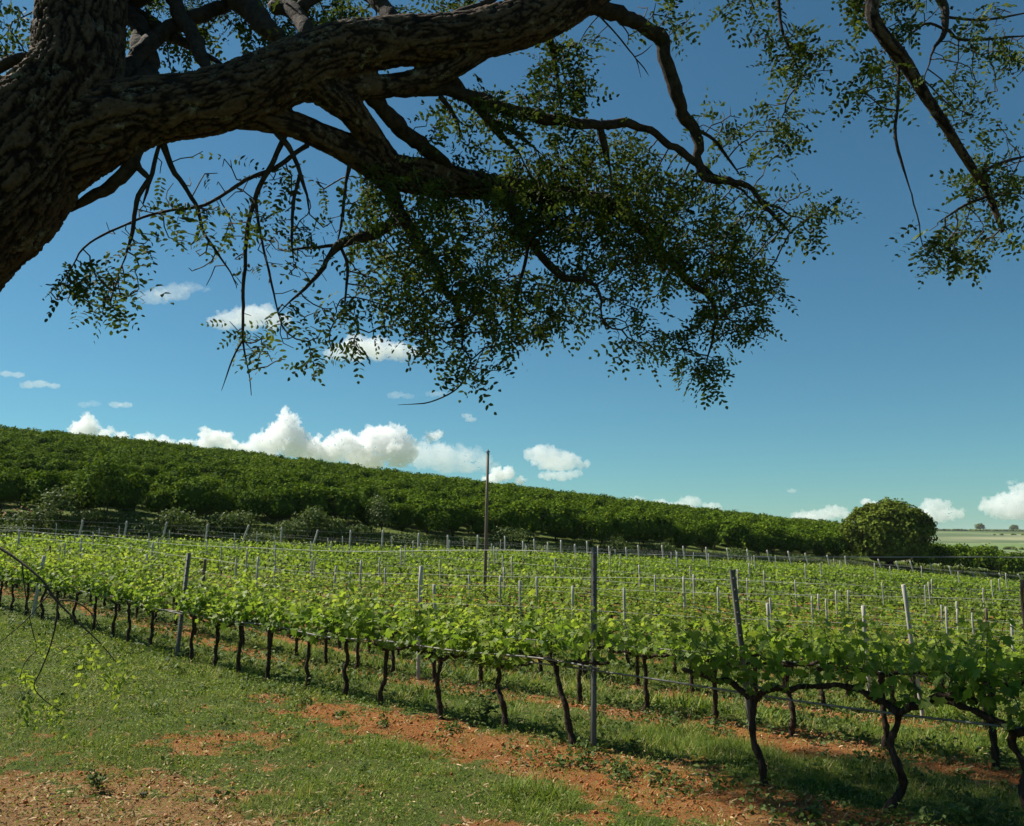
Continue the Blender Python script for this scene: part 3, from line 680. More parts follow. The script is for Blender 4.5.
# orange marker hung on a brown post at the right edge
p0 = row_at(1, 1013); g = hz(*p0); zt = at(1018, 580, p0[1])[2]
tag(post_mesh((p0[0] + 0.02, p0[1], g), (p0[0], p0[1], zt), 0.034, M['post_brown']), 'brown wooden post at the right edge carrying an orange tag', 'post', PG)
mb = MB(); c = np.array([p0[0] + 0.03, p0[1] - 0.045, at(1018, 598, p0[1])[2]]); n = 6
gx, gz = np.meshgrid(np.linspace(-0.05, 0.05, n), np.linspace(-0.085, 0.085, n)); gy = 0.012 * np.sin(gx * 40) + 0.01 * np.cos(gz * 30)
fr = np.column_stack([gx.ravel(), gy.ravel(), gz.ravel()]) + c; bk = fr + (0, 0.004, 0); q = [(i * n + j, i * n + j + 1, (i + 1) * n + j + 1, (i + 1) * n + j) for i in range(n - 1) for j in range(n - 1)]
mb.add(fr, q); mb.add(bk, np.array(q)[:, ::-1])
tag(mb.build('marker_tag', M['orange']), 'orange cloth tag hung on the brown post at right', 'tag')

# ------------------------------------------------------------------ bushes and trees of the hill
QUAD = (np.array([(0, 0, 0), (0.42, 0.5, 0.10), (0, 1.0, -0.06), (-0.42, 0.5, 0.10)]), np.array([(0, 1, 2, 3)]))
ICO2, ICO3 = ico(2), ico(3)
def crown(g, mb, c, rad, n, leaf, lump=0.28, freq=2.2, core=True, tshift=0.0, flat=0.0):
    """leafy shell with lumps over a darker inner mass, crown shade put into its tint"""
    rad = np.asarray(rad, float); off = g.uniform(0, 50)
    def rr(d): return 1 + lump * fbm(d * freq + off, 2) * 1.6
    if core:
        v = ICO2[0]; v2 = v * (rr(v) * 0.80)[:, None]; mb.add(v2 * rad + c, ICO2[1], np.full(len(v), 0.22))  # core tinted darker to stand for shade inside the crown
    d = rand_unit(n, g); d[:, 2] = np.where(d[:, 2] < -0.55, -d[:, 2], d[:, 2]); q = rr(d)
    depth = 1 - np.abs(g.normal(size=n)) * 0.10
    depth = np.where(g.uniform(size=n) < (0.0 if core else 0.45), g.uniform(0.2, 1, n), depth); p = d * (q * depth)[:, None] * rad + c
    nr = d * 0.8 + g.normal(size=(n, 3)) * 0.5 + np.array([0, 0, 0.35]); up = rand_unit(n, g) + np.array([0, 0, -0.7])
    t = 0.42 + 0.35 * (q - 1) / max(lump, 0.05) * 0.6 + g.normal(size=n) * 0.2 + tshift
    scatter(mb, *QUAD, frame_from(nr, up), p, leaf * g.uniform(0.7, 1.3, n), np.clip(t, 0, 1))
def coffee_geo(seed, n=600, leaf=0.19):
    g = np.random.default_rng(seed); mb = MB()
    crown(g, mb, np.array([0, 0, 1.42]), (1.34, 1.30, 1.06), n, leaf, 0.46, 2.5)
    for k in range(7):      # shoots standing out of the top, tinted lighter to look sunlit
        a = g.uniform(0, 6.28); crown(g, mb, np.array([math.cos(a) * 0.75, math.sin(a) * 0.75, g.uniform(1.8, 2.3)]), (0.46, 0.46, 0.42), n // 9, leaf, 0.25, 2.0, core=False, tshift=0.14)
    return mb
def make_coffee(seed):
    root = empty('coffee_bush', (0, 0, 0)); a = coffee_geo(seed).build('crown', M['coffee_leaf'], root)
    s = MB()
    for k in range(3): add_tube(s, np.array([(0.05 * k, 0, -0.1), (0.1 * math.cos(k * 2.1), 0.1 * math.sin(k * 2.1), 0.4), (0.25 * math.cos(k * 2.1), 0.25 * math.sin(k * 2.1), 0.9)]), 0.03, 5)
    b = s.build('stem', M['branch'], root); kids[root.name] = [a, b]; return root
cpro = [make_coffee(500 + i) for i in range(7)]
cspots = []
for r_ in range(0, 33):
    d = (0.2 if r_ == 0 else 0.9 + r_ * 3.1)
    s = -60.0
    while s < 215:
        s += rng.uniform(1.9, 2.6)
        x, y = L0 + LD * s + LN * (d + rng.normal() * 0.25 + 0.5 * math.sin(s * 0.11 + r_))
        u = x / y
        if u < -0.74 or u > (0.70 if r_ < 2 else 0.405): continue
        if 0.375 < u < 0.455 and r_ < 3 and y < 101: continue
        if rng.uniform() < 0.03: continue
        cspots.append((y, x))
cspots.sort()
print('coffee', len(cspots))
CG = 'coffee bushes in rows on the hillside'
for i, (y, x) in enumerate(cspots[:280]):
    o = cpro[i] if i < 7 else copy_tree(cpro[i % 7])
    sc = rng.uniform(0.76, 1.12) * (1.15 if (x - L0[0]) * LN[0] + (y - L0[1]) * LN[1] < 2 else 1); o.location = (x, y, hz(x, y) - 0.05); o.rotation_euler = (0, 0, rng.uniform(0, 6.28)); o.scale = (sc, sc, sc * rng.uniform(0.92, 1.12))
    tag(o, 'dense dark coffee bush in the front ranks above the vineyard edge', 'coffee bush', CG)
mb = MB(); g = np.random.default_rng(11); rest = np.array(cspots[280:]); Z = height(rest[:, 1], rest[:, 0])
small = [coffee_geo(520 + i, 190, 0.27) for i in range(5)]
small = [(np.concatenate(m_.v), m_.f, np.concatenate(m_.t)) for m_ in small]
for i, ((y, x), z) in enumerate(zip(rest, Z)):
    v, fs, t = small[i % 5]; a = g.uniform(0, 6.28); sc = g.uniform(0.74, 1.1)
    Rz = np.array([[math.cos(a), -math.sin(a), 0], [math.sin(a), math.cos(a), 0], [0, 0, 1]])
    base = mb.n; mb.v.append(v @ Rz.T * sc + (x, y, z)); mb.t.append(np.clip(t + g.normal() * 0.08, 0, 1)); mb.n += len(v); mb.f += [f + base for f in fs]
tag(mb.build('distant_coffee_bushes', M['coffee_leaf']), 'mass of coffee bushes covering the upper hillside to the skyline', 'coffee plantation', kind='stuff')

def shrub(name, px, Y, h, wd, label, cat='shrub', leaf=0.16, n=420, mat='weed_leaf', loose=0.4, group=None, d=None):
    x = (px - 512) / F * Y; z = hz(x, Y); g = np.random.default_rng(int(px * 7 + Y)); root = empty(name, (x, Y, z)); mb = MB(); st = MB()
    for k in range(4):
        a = g.uniform(0, 6.28); q = g.uniform(0.1, 0.5) * wd
        crown(g, mb, np.array([math.cos(a) * q, math.sin(a) * q, h * g.uniform(0.42, 0.66)]), (wd * 0.55, wd * 0.55, h * 0.40), n // 2, leaf, loose, 2.4, core=False)
        add_tube(st, np.array([(0, 0, -0.05), (math.cos(a) * q * 0.5, math.sin(a) * q * 0.5, h * 0.3), (math.cos(a) * q, math.sin(a) * q, h * 0.6)]), [0.03, 0.02, 0.01], 5)
    mb.build('crown', M[mat], root); st.build('stem', M['branch'], root)
    tag(root, label, cat, group); return root
def dY(px, d): return hit_line(px, d)[1][1]
shrub('shrub', 108, dY(108, -1.5), 4.4, 2.3, 'tall pale green bush in front of the coffee rows at left', leaf=0.20, n=1000, mat='coffee_leaf')
shrub('shrub', 62, dY(62, -2.0), 2.3, 2.0, 'bushy green shrub left of the tallest bush on the bank', n=520)
shrub('shrub', 132, dY(132, -3.0), 1.7, 1.6, 'low shrub behind the second end post at left', n=420)
shrub('shrub', 178, dY(178, -2.5), 1.6, 1.8, 'low grey-green scrub under the dark coffee edge', n=420)
shrub('shrub', 225, dY(225, -2.5), 1.5, 1.9, 'spreading scrub on the bank between leaning end posts', n=420)
shrub('shrub', 312, dY(312, -2.5), 2.3, 1.5, 'upright grey-green shrub behind a leaning end post', n=520, loose=0.5)
shrub('shrub', 335, dY(335, -3.0), 1.9, 1.3, 'feathery pale shrub right of the upright grey-green one', n=420, loose=0.55)
shrub('shrub', 384, dY(384, -1.5), 2.9, 1.7, 'pale silvery shrub standing out before the coffee bushes', n=700, loose=0.5)
shrub('shrub', 438, dY(438, -1.5), 2.1, 1.2, 'small round bush at the foot of the dark coffee edge', n=420, mat='coffee_leaf')
shrub('shrub', 590, dY(590, -1.2), 2.6, 1.3, 'rounded bush jutting forward from the coffee edge near centre', n=520, mat='coffee_leaf')
shrub('shrub', 704, dY(704, -1.2), 2.5, 1.3, 'rounded bush before the dark coffee edge right of centre', n=520, mat='coffee_leaf')
shrub('shrub', 757, dY(757, -1.2), 2.4, 1.3, 'round coffee bush forward of the rank, left of the big tree', n=520, mat='coffee_leaf')
for j, px in enumerate((18, 42, 88, 150, 200, 246, 268, 292, 356, 415, 470, 512, 540, 620, 660, 735, 800)):
    shrub('weed_clump', px, dY(px, -3.9 + 0.9 * (j % 3)), 1.0 + 0.5 * (j % 2), 1.9, 'low weedy clump on the bank below the coffee, ' + ORD[j] + ' from the left', 'weeds', n=520, leaf=0.13, loose=0.5, group='weed clumps on the bank')
# reddish flowering weeds at the far left of the bank
x, Y = (16 - 512) / F * dY(16, -2.6), dY(16, -2.6); root = empty('flowering_plant', (x, Y, hz(x, Y))); g = np.random.default_rng(5); mb, fl = MB(), MB()
n = 260; p = g.normal(size=(n, 3)) * (1.3, 0.5, 0.22) + (0, 0, 0.45); p[:, 2] = np.abs(p[:, 2]); scatter(mb, *QUAD, frame_from(rand_unit(n, g), rand_unit(n, g)), p, 0.2, g.uniform(0, 1, n))
n = 40; p = g.normal(size=(n, 3)) * (1.5, 0.4, 0.15) + (0, -0.1, 0.95); scatter(fl, *QUAD, frame_from(rand_unit(n, g) * 0.6 + (0, -0.6, 0.5), rand_unit(n, g)), p, 0.15, g.uniform(0, 1, n))
mb.build('foliage', M['weed_leaf'], root); fl.build('blossoms', M['flower'], root); tag(root, 'plants with reddish blooms on the bank at far left', 'flowering plant')
# tall bank grass
mb = MB(); tv, tf = blade(3, 0.05, 0.4); n = 42000; s = rng.uniform(-45, 120, n); d = rng.uniform(-5.0, -0.9, n); d[:9000] = rng.uniform(-4, 18, 9000); s[:9000] = rng.uniform(76, 130, 9000); p = L0 + LD * s[:, None] + LN * d[:, None]
hh = rng.uniform(0.25, 0.75, n) * (0.7 + 0.5 * fbm(xy0(p[:, 0], p[:, 1], 0.3, 4.0), 2)); scatter(mb, tv, tf, z_rot(rng.uniform(0, 6.28, n), rng.uniform(0, 0.6, n), None), np.column_stack([p, height(p[:, 0], p[:, 1]) - 0.02]), hh, np.clip(0.42 + rng.normal(size=n) * 0.2, 0, 1))
tag(mb.build('bank_grass', M['grass']), 'tall rough grass on the bank below the coffee bushes', kind='stuff')

# round dense tree at the right end of the coffee
Y = dY(884, -1.5); x = (884 - 512) / F * Y; z = hz(x, Y); root = empty('round_tree', (x, Y, z)); g = np.random.default_rng(77); mb = MB()
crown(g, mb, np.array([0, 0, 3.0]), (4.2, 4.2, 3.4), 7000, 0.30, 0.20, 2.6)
for k in range(52):
    dd = rand_unit(1, g)[0]; dd[2] = abs(dd[2]) * 0.9; c = np.array([0, 0, 2.9]) + dd * (4.0, 3.9, 3.3)
    crown(g, mb, c, np.array([0.85, 0.85, 0.65]) * g.uniform(0.7, 1.15), 170, 0.28, 0.2, 2.4, core=False, tshift=g.normal() * 0.12)
mb.build('crown', M['mango_leaf'], root)
tk = MB(); add_tube(tk, np.array([(0, 0, -0.2), (0.1, 0, 0.8), (0, 0.1, 1.8), (0.2, 0, 3.2)]), [0.42, 0.34, 0.3, 0.18], 10)
for a in (0.3, 2.2, 4.1): add_tube(tk, np.array([(0, 0.1, 1.7), (math.cos(a) * 1.2, math.sin(a) * 1.2, 2.8), (math.cos(a) * 2.4, math.sin(a) * 2.4, 3.9)]), [0.22, 0.14, 0.06], 7)
tk.build('trunk', M['branch'], root, True)
tag(root, 'large dome-shaped dense tree at the right end of the coffee', 'tree')
# far right: rounded small trees behind the last posts
for j, (px, d, h, wd) in enumerate(((915, -2.6, 2.7, 2.0), (936, -2.8, 3.0, 1.9), (956, -2.6, 3.1, 1.9), (978, -2.4, 3.2, 1.9), (1002, -2.6, 2.9, 1.8))):
    shrub('round_bush', px, dY(px, d), h, wd, ('first', 'second', 'third', 'fourth', 'fifth')[j] + ' rounded sunlit bush right of the big dome-shaped tree', 'bush', 0.24, 620, 'coffee_leaf', 0.3, 'round bushes right of the big tree')
# trees on the far ridge and in the valley
fg = np.random.default_rng(31)
mb = MB(); n = 2600
for i in range(n):
    u = fg.uniform(0.36, 0.80); yy = fg.choice([560, 680, 820, 1000, 1420, 1420, 1420]) * fg.uniform(0.97, 1.03); x = u * yy
    cl = fbm(np.array([[x / 120, yy / 160, 0.3]]), 2)[0]
    if cl < (0.16 if yy < 1200 else -0.35): continue
    s = fg.uniform(0.9, 2.0) * (1.0 if yy < 1200 else 1.4); v = ICO2[0] * (1 + 0.35 * fbm(ICO2[0] * 2 + i, 2))[:, None] * (s * fg.uniform(1, 1.8), s, s * 0.8) + (x, yy, hz(x, yy) + s * 0.5); mb.add(v, ICO2[1], np.full(len(v), fg.uniform(0, 0.8)))
tag(mb.build('far_woods', M['mango_leaf']), 'dark lines of far woods across the valley at right', kind='stuff')
for j, (px, Y, s) in enumerate(((976, 1420, 8.0), (1010, 1430, 7.0))):
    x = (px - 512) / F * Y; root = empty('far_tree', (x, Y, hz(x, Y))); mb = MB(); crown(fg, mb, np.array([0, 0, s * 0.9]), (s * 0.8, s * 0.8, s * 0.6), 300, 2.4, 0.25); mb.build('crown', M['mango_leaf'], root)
    t_ = MB(); add_tube(t_, np.array([(0, 0, -0.5), (0, 0, s * 0.7)]), [0.6, 0.4], 6); t_.build('trunk', M['branch'], root); tag(root, 'lone far tree on the skyline ridge, ' + ('nearer the dome tree' if j == 0 else 'nearer the right edge'), 'tree')

# small weeds in the foreground
def weed(px, py, s, label):
    Y = 1.8 * F / (py - 540); x = (px - 512) / F * Y; g = np.random.default_rng(int(px)); root = empty('weed_plant', (x, Y, hz(x, Y))); lf, st = MB(), MB()
    for k in range(9):
        a = g.uniform(0, 6.28); tp = np.array([math.cos(a) * 0.5, math.sin(a) * 0.5, g.uniform(0.7, 1.1)]) * s; q = np.linspace(0, 1, 5)[:, None]; Q = tp * q + np.array([0, 0, 0.12 * s]) * np.sin(q * 3.1); add_tube(st, Q, 0.004, 4, False)
        n = 9; kk = g.uniform(0.25, 1, n)[:, None]; p = tp * kk + g.normal(size=(n, 3)) * 0.03; scatter(lf, *QUAD, frame_from(rand_unit(n, g) * 0.5 + (0, 0, 0.8), rand_unit(n, g)), p, s * g.uniform(0.18, 0.34, n), g.uniform(0.1, 0.7, n))
    lf.build('leaves', M['weed_leaf'], root); st.build('stems', M['shoot'], root); tag(root, label, 'weed')
weed(481, 716, 0.24, 'leafy pale green weed between two front-row vine trunks')
weed(955, 812, 0.20, 'feathery weed on the earth below the shaded vines')
weed(910, 822, 0.15, 'broad-leaved weed in the shaded bottom right corner')
weed(40, 700, 0.14, 'small weed on the worn lawn under the drooping twig')
weed(118, 775, 0.13, 'bright green weed on the worn earth at bottom left')
def bit(px, py, s, label, name='stone', mat='stone'):
    Y = 1.8 * F / (py - 540); x = (px - 512) / F * Y; mb = MB(); v = ICO3[0] * (1 + 0.3 * fbm(ICO3[0] * 1.7 + px, 3))[:, None] * (s, s * 0.7, s * 0.5); mb.add(v, ICO3[1]); o = mb.build(name, M[mat], None, True); o.location = (x, Y, hz(x, Y) + s * 0.2); tag(o, label, name)
bit(161, 780, 0.035, 'dark stone on the worn red earth at bottom left')
# fallen canes on the soil
def cane(px, py, dx, dy, label):
    Y = 1.8 * F / (py - 540); x = (px - 512) / F * Y; mb = MB(); P = np.array([(x + dx * t + 0.03 * math.sin(t * 5), Y + dy * t + 0.02 * math.sin(t * 9), 0) for t in np.linspace(0, 1, 8)]); P[:, 2] = height(P[:, 0], P[:, 1]) + 0.02; add_tube(mb, P, 0.006, 5); tag(mb.build('fallen_cane', M['twig']), label, 'cane', 'pruned canes on the ground')
cane(780, 800, 0.35, 0.30, 'pruned cane lying on red earth right of a front trunk'); cane(680, 765, 0.4, -0.1, 'pruned cane lying on red earth right of the steel post'); cane(960, 800, 0.5, 0.2, 'pruned cane lying under the shaded vines at right')

# ------------------------------------------------------------------ the big tree
def PB(lst):     # (px, py, Y, radius in px) -> (x, y, z, r)
    return np.array([np.append(at(a, b, Y), r * Y / F) for a, b, Y, r in lst])
tree_base = np.array([-4.75, 4.3, 0.0])
trunk_l = np.vstack([[(-4.85, 4.3, -0.25, 0.60), (-4.7, 4.3, 0.25, 0.48), (-4.15, 4.3, 1.05, 0.43)], PB([(-190, 410, 4.3, 76), (-68, 250, 4.3, 72), (-6, 190, 4.3, 69), (42, 132, 4.3, 58), (76, 78, 4.32, 45), (80, 30, 4.4, 44), (84, -30, 4.5, 43), (85, -150, 4.7, 42), (60, -330, 5.0, 32), (110, -560, 5.4, 22), (130, -800, 5.8, 10)])])
limb_l = PB([(30, 165, 4.35, 50), (92, 130, 4.35, 45), (150, 112, 4.38, 35), (210, 103, 4.42, 33), (256, 88, 4.46, 33), (300, 69, 4.5, 32), (350, 50, 4.56, 29), (400, 42, 4.62, 25.5), (456, 37, 4.7, 24.5), (500, 29, 4.78, 26), (545, 13, 4.86, 26), (590, -10, 4.95, 21), (660, -50, 5.0, 16), (760, -105, 5.05, 13), (830, -62, 5.0, 8.5), (868, -10, 5.0, 7), (873, 18, 5.0, 7), (888, 42, 5.02, 7.5), (903, 60, 5.05, 7.5), (925, 95, 5.08, 6), (945, 125, 5.1, 5.2), (970, 165, 5.15, 4.6), (988, 193, 5.2, 4), (1003, 233, 5.2, 2.5)])
second_l = PB([(235, 112, 4.5, 18), (290, 123, 4.6, 14), (330, 140, 4.75, 14), (360, 155, 4.9, 16), (390, 171, 5.05, 18), (430, 178, 5.2, 19), (480, 186, 5.4, 14), (540, 193, 5.6, 12), (600, 202, 5.8, 9), (645, 232, 5.9, 6), (665, 270, 5.9, 4)])
knee_l = PB([(318, 84, 4.55, 20), (338, 98, 4.62, 18), (355, 115, 4.72, 15), (370, 137, 4.85, 14), (388, 165, 5.0, 15)])
sub_l = PB([(305, 88, 4.55, 16), (345, 88, 4.62, 14), (400, 84, 4.7, 12), (440, 72, 4.75, 13), (468, 55, 4.76, 14), (490, 38, 4.78, 15)])
tree = empty('shade_tree', tree_base)
def tl(p): q = np.array(p, float).copy(); q[:, :3] -= tree_base; return q
skel, body = [], MB()
for L_ in (trunk_l, limb_l, second_l, knee_l, sub_l):
    S = spline(tl(L_), 0.03); skel.append(S); add_tube(body, S[:, :3], S[:, 3] * 0.97, 18, True)
tmp = body.build('trunk_blank', M['bark']); md = tmp.modifiers.new('r', 'REMESH'); md.mode = 'VOXEL'; md.voxel_size = 0.0095; md.use_smooth_shade = True
sm_ = tmp.modifiers.new('s', 'SMOOTH'); sm_.iterations = 5; sm_.factor = 0.5
bpy.context.view_layer.update(); dg = bpy.context.evaluated_depsgraph_get(); me = bpy.data.meshes.new_from_object(tmp.evaluated_get(dg)); bpy.data.objects.remove(tmp)
nv = len(me.vertices); co = np.empty(nv * 3, np.float32); me.vertices.foreach_get('co', co); co = co.reshape(-1, 3).astype(float)
no = np.empty(nv * 3, np.float32); me.vertices.foreach_get('normal', no); no = no.reshape(-1, 3)
SP_, SR, ST, SN, SB_, SL, SI = [], [], [], [], [], [], []
for ii, S in enumerate(skel):
    T, N, B = frames(S[:, :3]); l = np.concatenate([[0], np.cumsum(np.linalg.norm(np.diff(S[:, :3], axis=0), axis=1))])
    SP_.append(S[:, :3]); SR.append(S[:, 3]); SN.append(N); SB_.append(B); SL.append(l + ii * 7.3); ST.append(T)
SP_, SR, SN, SB_, SL, ST = map(np.concatenate, (SP_, SR, SN, SB_, SL, ST))
best = np.full(nv, 1e9); bi = np.zeros(nv, int)
for c0 in range(0, nv, 6000):
    d2 = np.linalg.norm(co[c0:c0 + 6000, None, :].astype(np.float32) - SP_[None].astype(np.float32), axis=2) / (SR[None].astype(np.float32) + 0.03); bi[c0:c0 + 6000] = d2.argmin(1)
rel = co - SP_[bi]; R0 = SR[bi]; a_ = np.sum(rel * SN[bi], 1); b_ = np.sum(rel * SB_[bi], 1); ll = SL[bi] + np.sum(rel * ST[bi], 1)
rn = np.sqrt(a_ ** 2 + b_ ** 2) + 1e-6; q3 = np.stack([a_ / rn * R0, b_ / rn * R0, ll * 0.30], -1)
warp = 0.035 * np.stack([fbm(q3 * 5 + 3, 2), fbm(q3 * 5 + 11, 2), fbm(q3 * 5 + 23, 2)], -1)
n1 = noise((q3 + warp) * 23); n2 = noise((q3 + warp) * 55 + 9); n3 = fbm(q3 * 4 + 40, 2)
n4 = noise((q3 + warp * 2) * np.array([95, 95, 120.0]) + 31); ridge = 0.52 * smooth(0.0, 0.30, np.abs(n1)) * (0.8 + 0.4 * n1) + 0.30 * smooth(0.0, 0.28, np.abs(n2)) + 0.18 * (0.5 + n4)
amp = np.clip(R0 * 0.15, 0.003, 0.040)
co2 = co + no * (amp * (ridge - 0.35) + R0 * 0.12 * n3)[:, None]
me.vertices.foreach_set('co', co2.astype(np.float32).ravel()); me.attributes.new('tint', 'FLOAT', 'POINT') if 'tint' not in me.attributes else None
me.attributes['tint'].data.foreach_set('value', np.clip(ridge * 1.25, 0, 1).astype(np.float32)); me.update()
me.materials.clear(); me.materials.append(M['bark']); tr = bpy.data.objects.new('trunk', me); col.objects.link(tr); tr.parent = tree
print('trunk verts', nv)

branches = [
    [(398, 88, 4.72, 9), (430, 88, 4.8, 8), (470, 95, 4.9, 7), (520, 112, 5.05, 6.5), (560, 121, 5.15, 6), (605, 125, 5.25, 5), (632, 124, 5.3, 4.5), (660, 138, 5.35, 4), (690, 160, 5.4, 4), (718, 178, 5.45, 3.5), (740, 190, 5.5, 3), (770, 215, 5.5, 2)],
    [(365, 88, 4.66, 9), (380, 105, 4.75, 9), (398, 128, 4.9, 9), (425, 148, 5.05, 8), (455, 168, 5.2, 7)],
    [(570, 2, 4.9, 12), (605, 9, 5.0, 9), (640, 25, 5.1, 8.5), (661, 40, 5.15, 8), (668, 75, 5.2, 7.5), (683, 113, 5.3, 7), (694, 130, 5.35, 6), (697, 155, 5.38, 5), (706, 179, 5.42, 4.5), (735, 183, 5.48, 4), (757, 195, 5.5, 3.5), (775, 208, 5.52, 3), (805, 220, 5.55, 2)],
    [(695, 128, 5.35, 3), (714, 140, 5.4, 2.5), (728, 158, 5.42, 2.2), (740, 175, 5.45, 2)],
    [(752, 190, 5.5, 3), (770, 212, 5.5, 3), (790, 232, 5.5, 2.5)],
    [(600, 125, 5.25, 4), (604, 145, 5.3, 4), (610, 168, 5.4, 3)],
    [(450, 75, 4.8, 5), (470, 100, 4.95, 5.5), (490, 120, 5.05, 5), (520, 155, 5.2, 3)],
    [(497, 122, 5.05, 4), (520, 135, 5.2, 3.5), (535, 148, 5.3, 2)],
    [(440, 96, 4.8, 4), (455, 118, 4.9, 3), (462, 135, 5.0, 2)],
    [(898, 62, 5.05, 2.6), (898, 92, 5.05, 2.4), (895, 128, 5.05, 2.2), (897, 145, 5.05, 2.2), (902, 165, 5.05, 2.0), (911, 193, 5.05, 1.8)],
    [(760, -105, 5.1, 7), (880, -50, 5.3, 6), (937, -5, 5.3, 4.5), (946, 28, 5.3, 4), (932, 50, 5.3, 2.5), (924, 82, 5.3, 1.8)],
    [(946, 30, 5.3, 2), (925, 24, 5.3, 2), (900, 45, 5.2, 1.5)], [(946, 17, 5.3, 2.2), (985, 20, 5.4, 2), (1030, 12, 5.4, 1.8)], [(948, 30, 5.3, 2.5), (965, 40, 5.4, 2), (1030, 35, 5.5, 1.8)],
    [(980, 176, 5.17, 3), (995, 165, 5.2, 2.5), (1030, 155, 5.3, 2)], [(990, 195, 5.2, 2.5), (965, 205, 5.2, 2), (940, 222, 5.2, 1.5)],
    [(105, 90, 4.45, 11), (150, 45, 4.7, 9), (175, 28, 4.8, 8.5), (205, 15, 4.9, 7.5), (240, -6, 5.0, 7), (290, -40, 5.2, 6)],
    [(130, 118, 4.5, 14), (143, 80, 4.65, 13), (142, 40, 4.75, 11), (128, 12, 4.85, 9), (110, -30, 5, 8)],
    [(168, -12, 4.8, 8), (180, 12, 4.75, 8), (192, 35, 4.68, 8), (212, 80, 4.55, 8)],
    [(120, 5, 4.9, 7), (160, 28, 4.85, 7), (195, 50, 4.75, 5), (230, 70, 4.6, 4)],
    [(225, -25, 4.9, 14), (243, 0, 4.8, 13.5), (262, 20, 4.7, 12), (290, 50, 4.6, 10)],
    [(275, 8, 4.9, 9), (297, 14, 4.8, 9), (310, 40, 4.65, 9)], [(300, 10, 4.85, 7), (330, -12, 5.0, 6)],
    [(360, -18, 4.85, 9), (374, -3, 4.8, 9), (390, 15, 4.72, 9), (402, 30, 4.66, 8)],
    [(450, 20, 4.72, 6), (475, 8, 4.8, 5), (510, -8, 4.9, 4)],
    [(-25, 76, 4.3, 6), (8, 64, 4.3, 6), (30, 57, 4.32, 6), (55, 60, 4.35, 6)],
    [(140, 140, 4.4, 9), (131, 160, 4.42, 7.5), (121, 178, 4.44, 7), (104, 190, 4.46, 6), (84, 201, 4.48, 5), (62, 212, 4.5, 4)],
    [(134, 148, 4.4, 5), (139, 168, 4.42, 4.5), (149, 179, 4.44, 4), (138, 196, 4.46, 3.5), (132, 230, 4.5, 3), (123, 265, 4.55, 2)], [(160, 140, 4.45, 3), (152, 172, 4.47, 3), (143, 205, 4.5, 2.2), (147, 182, 4.5, 1)][:3],
    [(160, 140, 4.45, 4.5), (175, 172, 4.5, 4), (195, 205, 4.6, 3), (208, 240, 4.65, 2.2), (240, 285, 4.7, 1.4)],
    [(275, 128, 4.6, 5), (288, 148, 4.62, 4), (300, 172, 4.65, 3), (311, 212, 4.7, 2)],
    [(308, 145, 4.7, 4), (275, 168, 4.68, 3.2), (245, 180, 4.66, 3), (205, 205, 4.65, 2.4), (150, 215, 4.6, 2), (90, 243, 4.55, 1.6), (70, 270, 4.5, 1.3), (45, 297, 4.5, 0.9)],
    [(285, 135, 4.62, 4), (272, 165, 4.64, 4), (258, 190, 4.66, 3.6), (247, 230, 4.68, 3.2), (244, 290, 4.7, 2.6), (243, 335, 4.72, 2), (252, 395, 4.75, 1.1)], [(243, 340, 4.72, 1.6), (232, 360, 4.74, 1.2), (222, 391, 4.76, 0.8)],
    [(300, 175, 4.66, 3), (293, 205, 4.68, 2.6), (292, 240, 4.7, 2), (294, 262, 4.7, 1.4)], [(255, 200, 4.66, 2.6), (262, 240, 4.7, 2), (275, 300, 4.75, 1.5), (283, 330, 4.78, 1)],
    [(402, 215, 5.0, 6), (375, 234, 4.95, 5.5), (342, 244, 4.9, 5), (330, 256, 4.88, 4), (320, 272, 4.86, 3.4), (300, 292, 4.84, 2.6), (280, 314, 4.82, 1.6)], [(340, 245, 4.9, 3), (318, 247, 4.88, 2.4), (290, 249, 4.86, 1.8)], [(341, 248, 4.9, 2.6), (348, 265, 4.92, 2.4), (346, 290, 4.94, 1.8), (343, 320, 4.95, 1)], [(352, 148, 4.85, 4), (345, 190, 4.85, 2.5), (342, 215, 4.88, 2.5), (338, 242, 4.9, 2)],
    [(470, 365, 5.1, 1.5), (458, 388, 5.1, 1.2), (430, 402, 5.1, 1), (398, 405, 5.1, 0.7)],
    [(375, 165, 5.0, 10), (400, 215, 5.05, 7), (430, 260, 5.1, 5), (455, 310, 5.1, 3.5), (472, 368, 5.1, 2)], [(500, 190, 5.45, 7), (525, 235, 5.5, 5), (560, 275, 5.5, 4), (595, 285, 5.5, 3), (605, 330, 5.5, 2)], [(655, 245, 5.9, 5), (690, 282, 5.9, 4), (715, 310, 5.9, 3), (705, 370, 5.85, 1.5)],
    [(530, 235, 5.5, 3), (522, 275, 5.5, 2.5), (510, 310, 5.5, 1.8)], [(590, 6, 4.98, 1.7), (608, 25, 5.02, 1.4), (625, 45, 5.05, 1.2), (636, 59, 5.05, 1.0), (641, 78, 5.05, 0.7)], [(600, 8, 5.0, 1.4), (615, 18, 5.03, 1.1), (628, 34, 5.05, 1.0), (627, 45, 5.06, 0.7)], [(636, 59, 5.05, 1), (644, 68, 5.06, .8), (649, 76, 5.06, .6)], [(634, 57, 5.05, 1), (643, 53, 5.06, .8), (653, 44, 5.08, .6)], [(628, 36, 5.05, .9), (640, 30, 5.07, .6)],
    [(778, -60, 5.1, 4), (778, -5, 5.15, 3), (783, 30, 5.15, 2.2), (800, 75, 5.2, 1.4)], [(700, -60, 5.1, 4), (740, -20, 5.2, 2.6), (755, 10, 5.2, 1.6)],
    [(540, 10, 4.9, 6), (548, 35, 5.05, 5), (556, 70, 5.15, 3.5), (560, 110, 5.2, 2.5)],
]
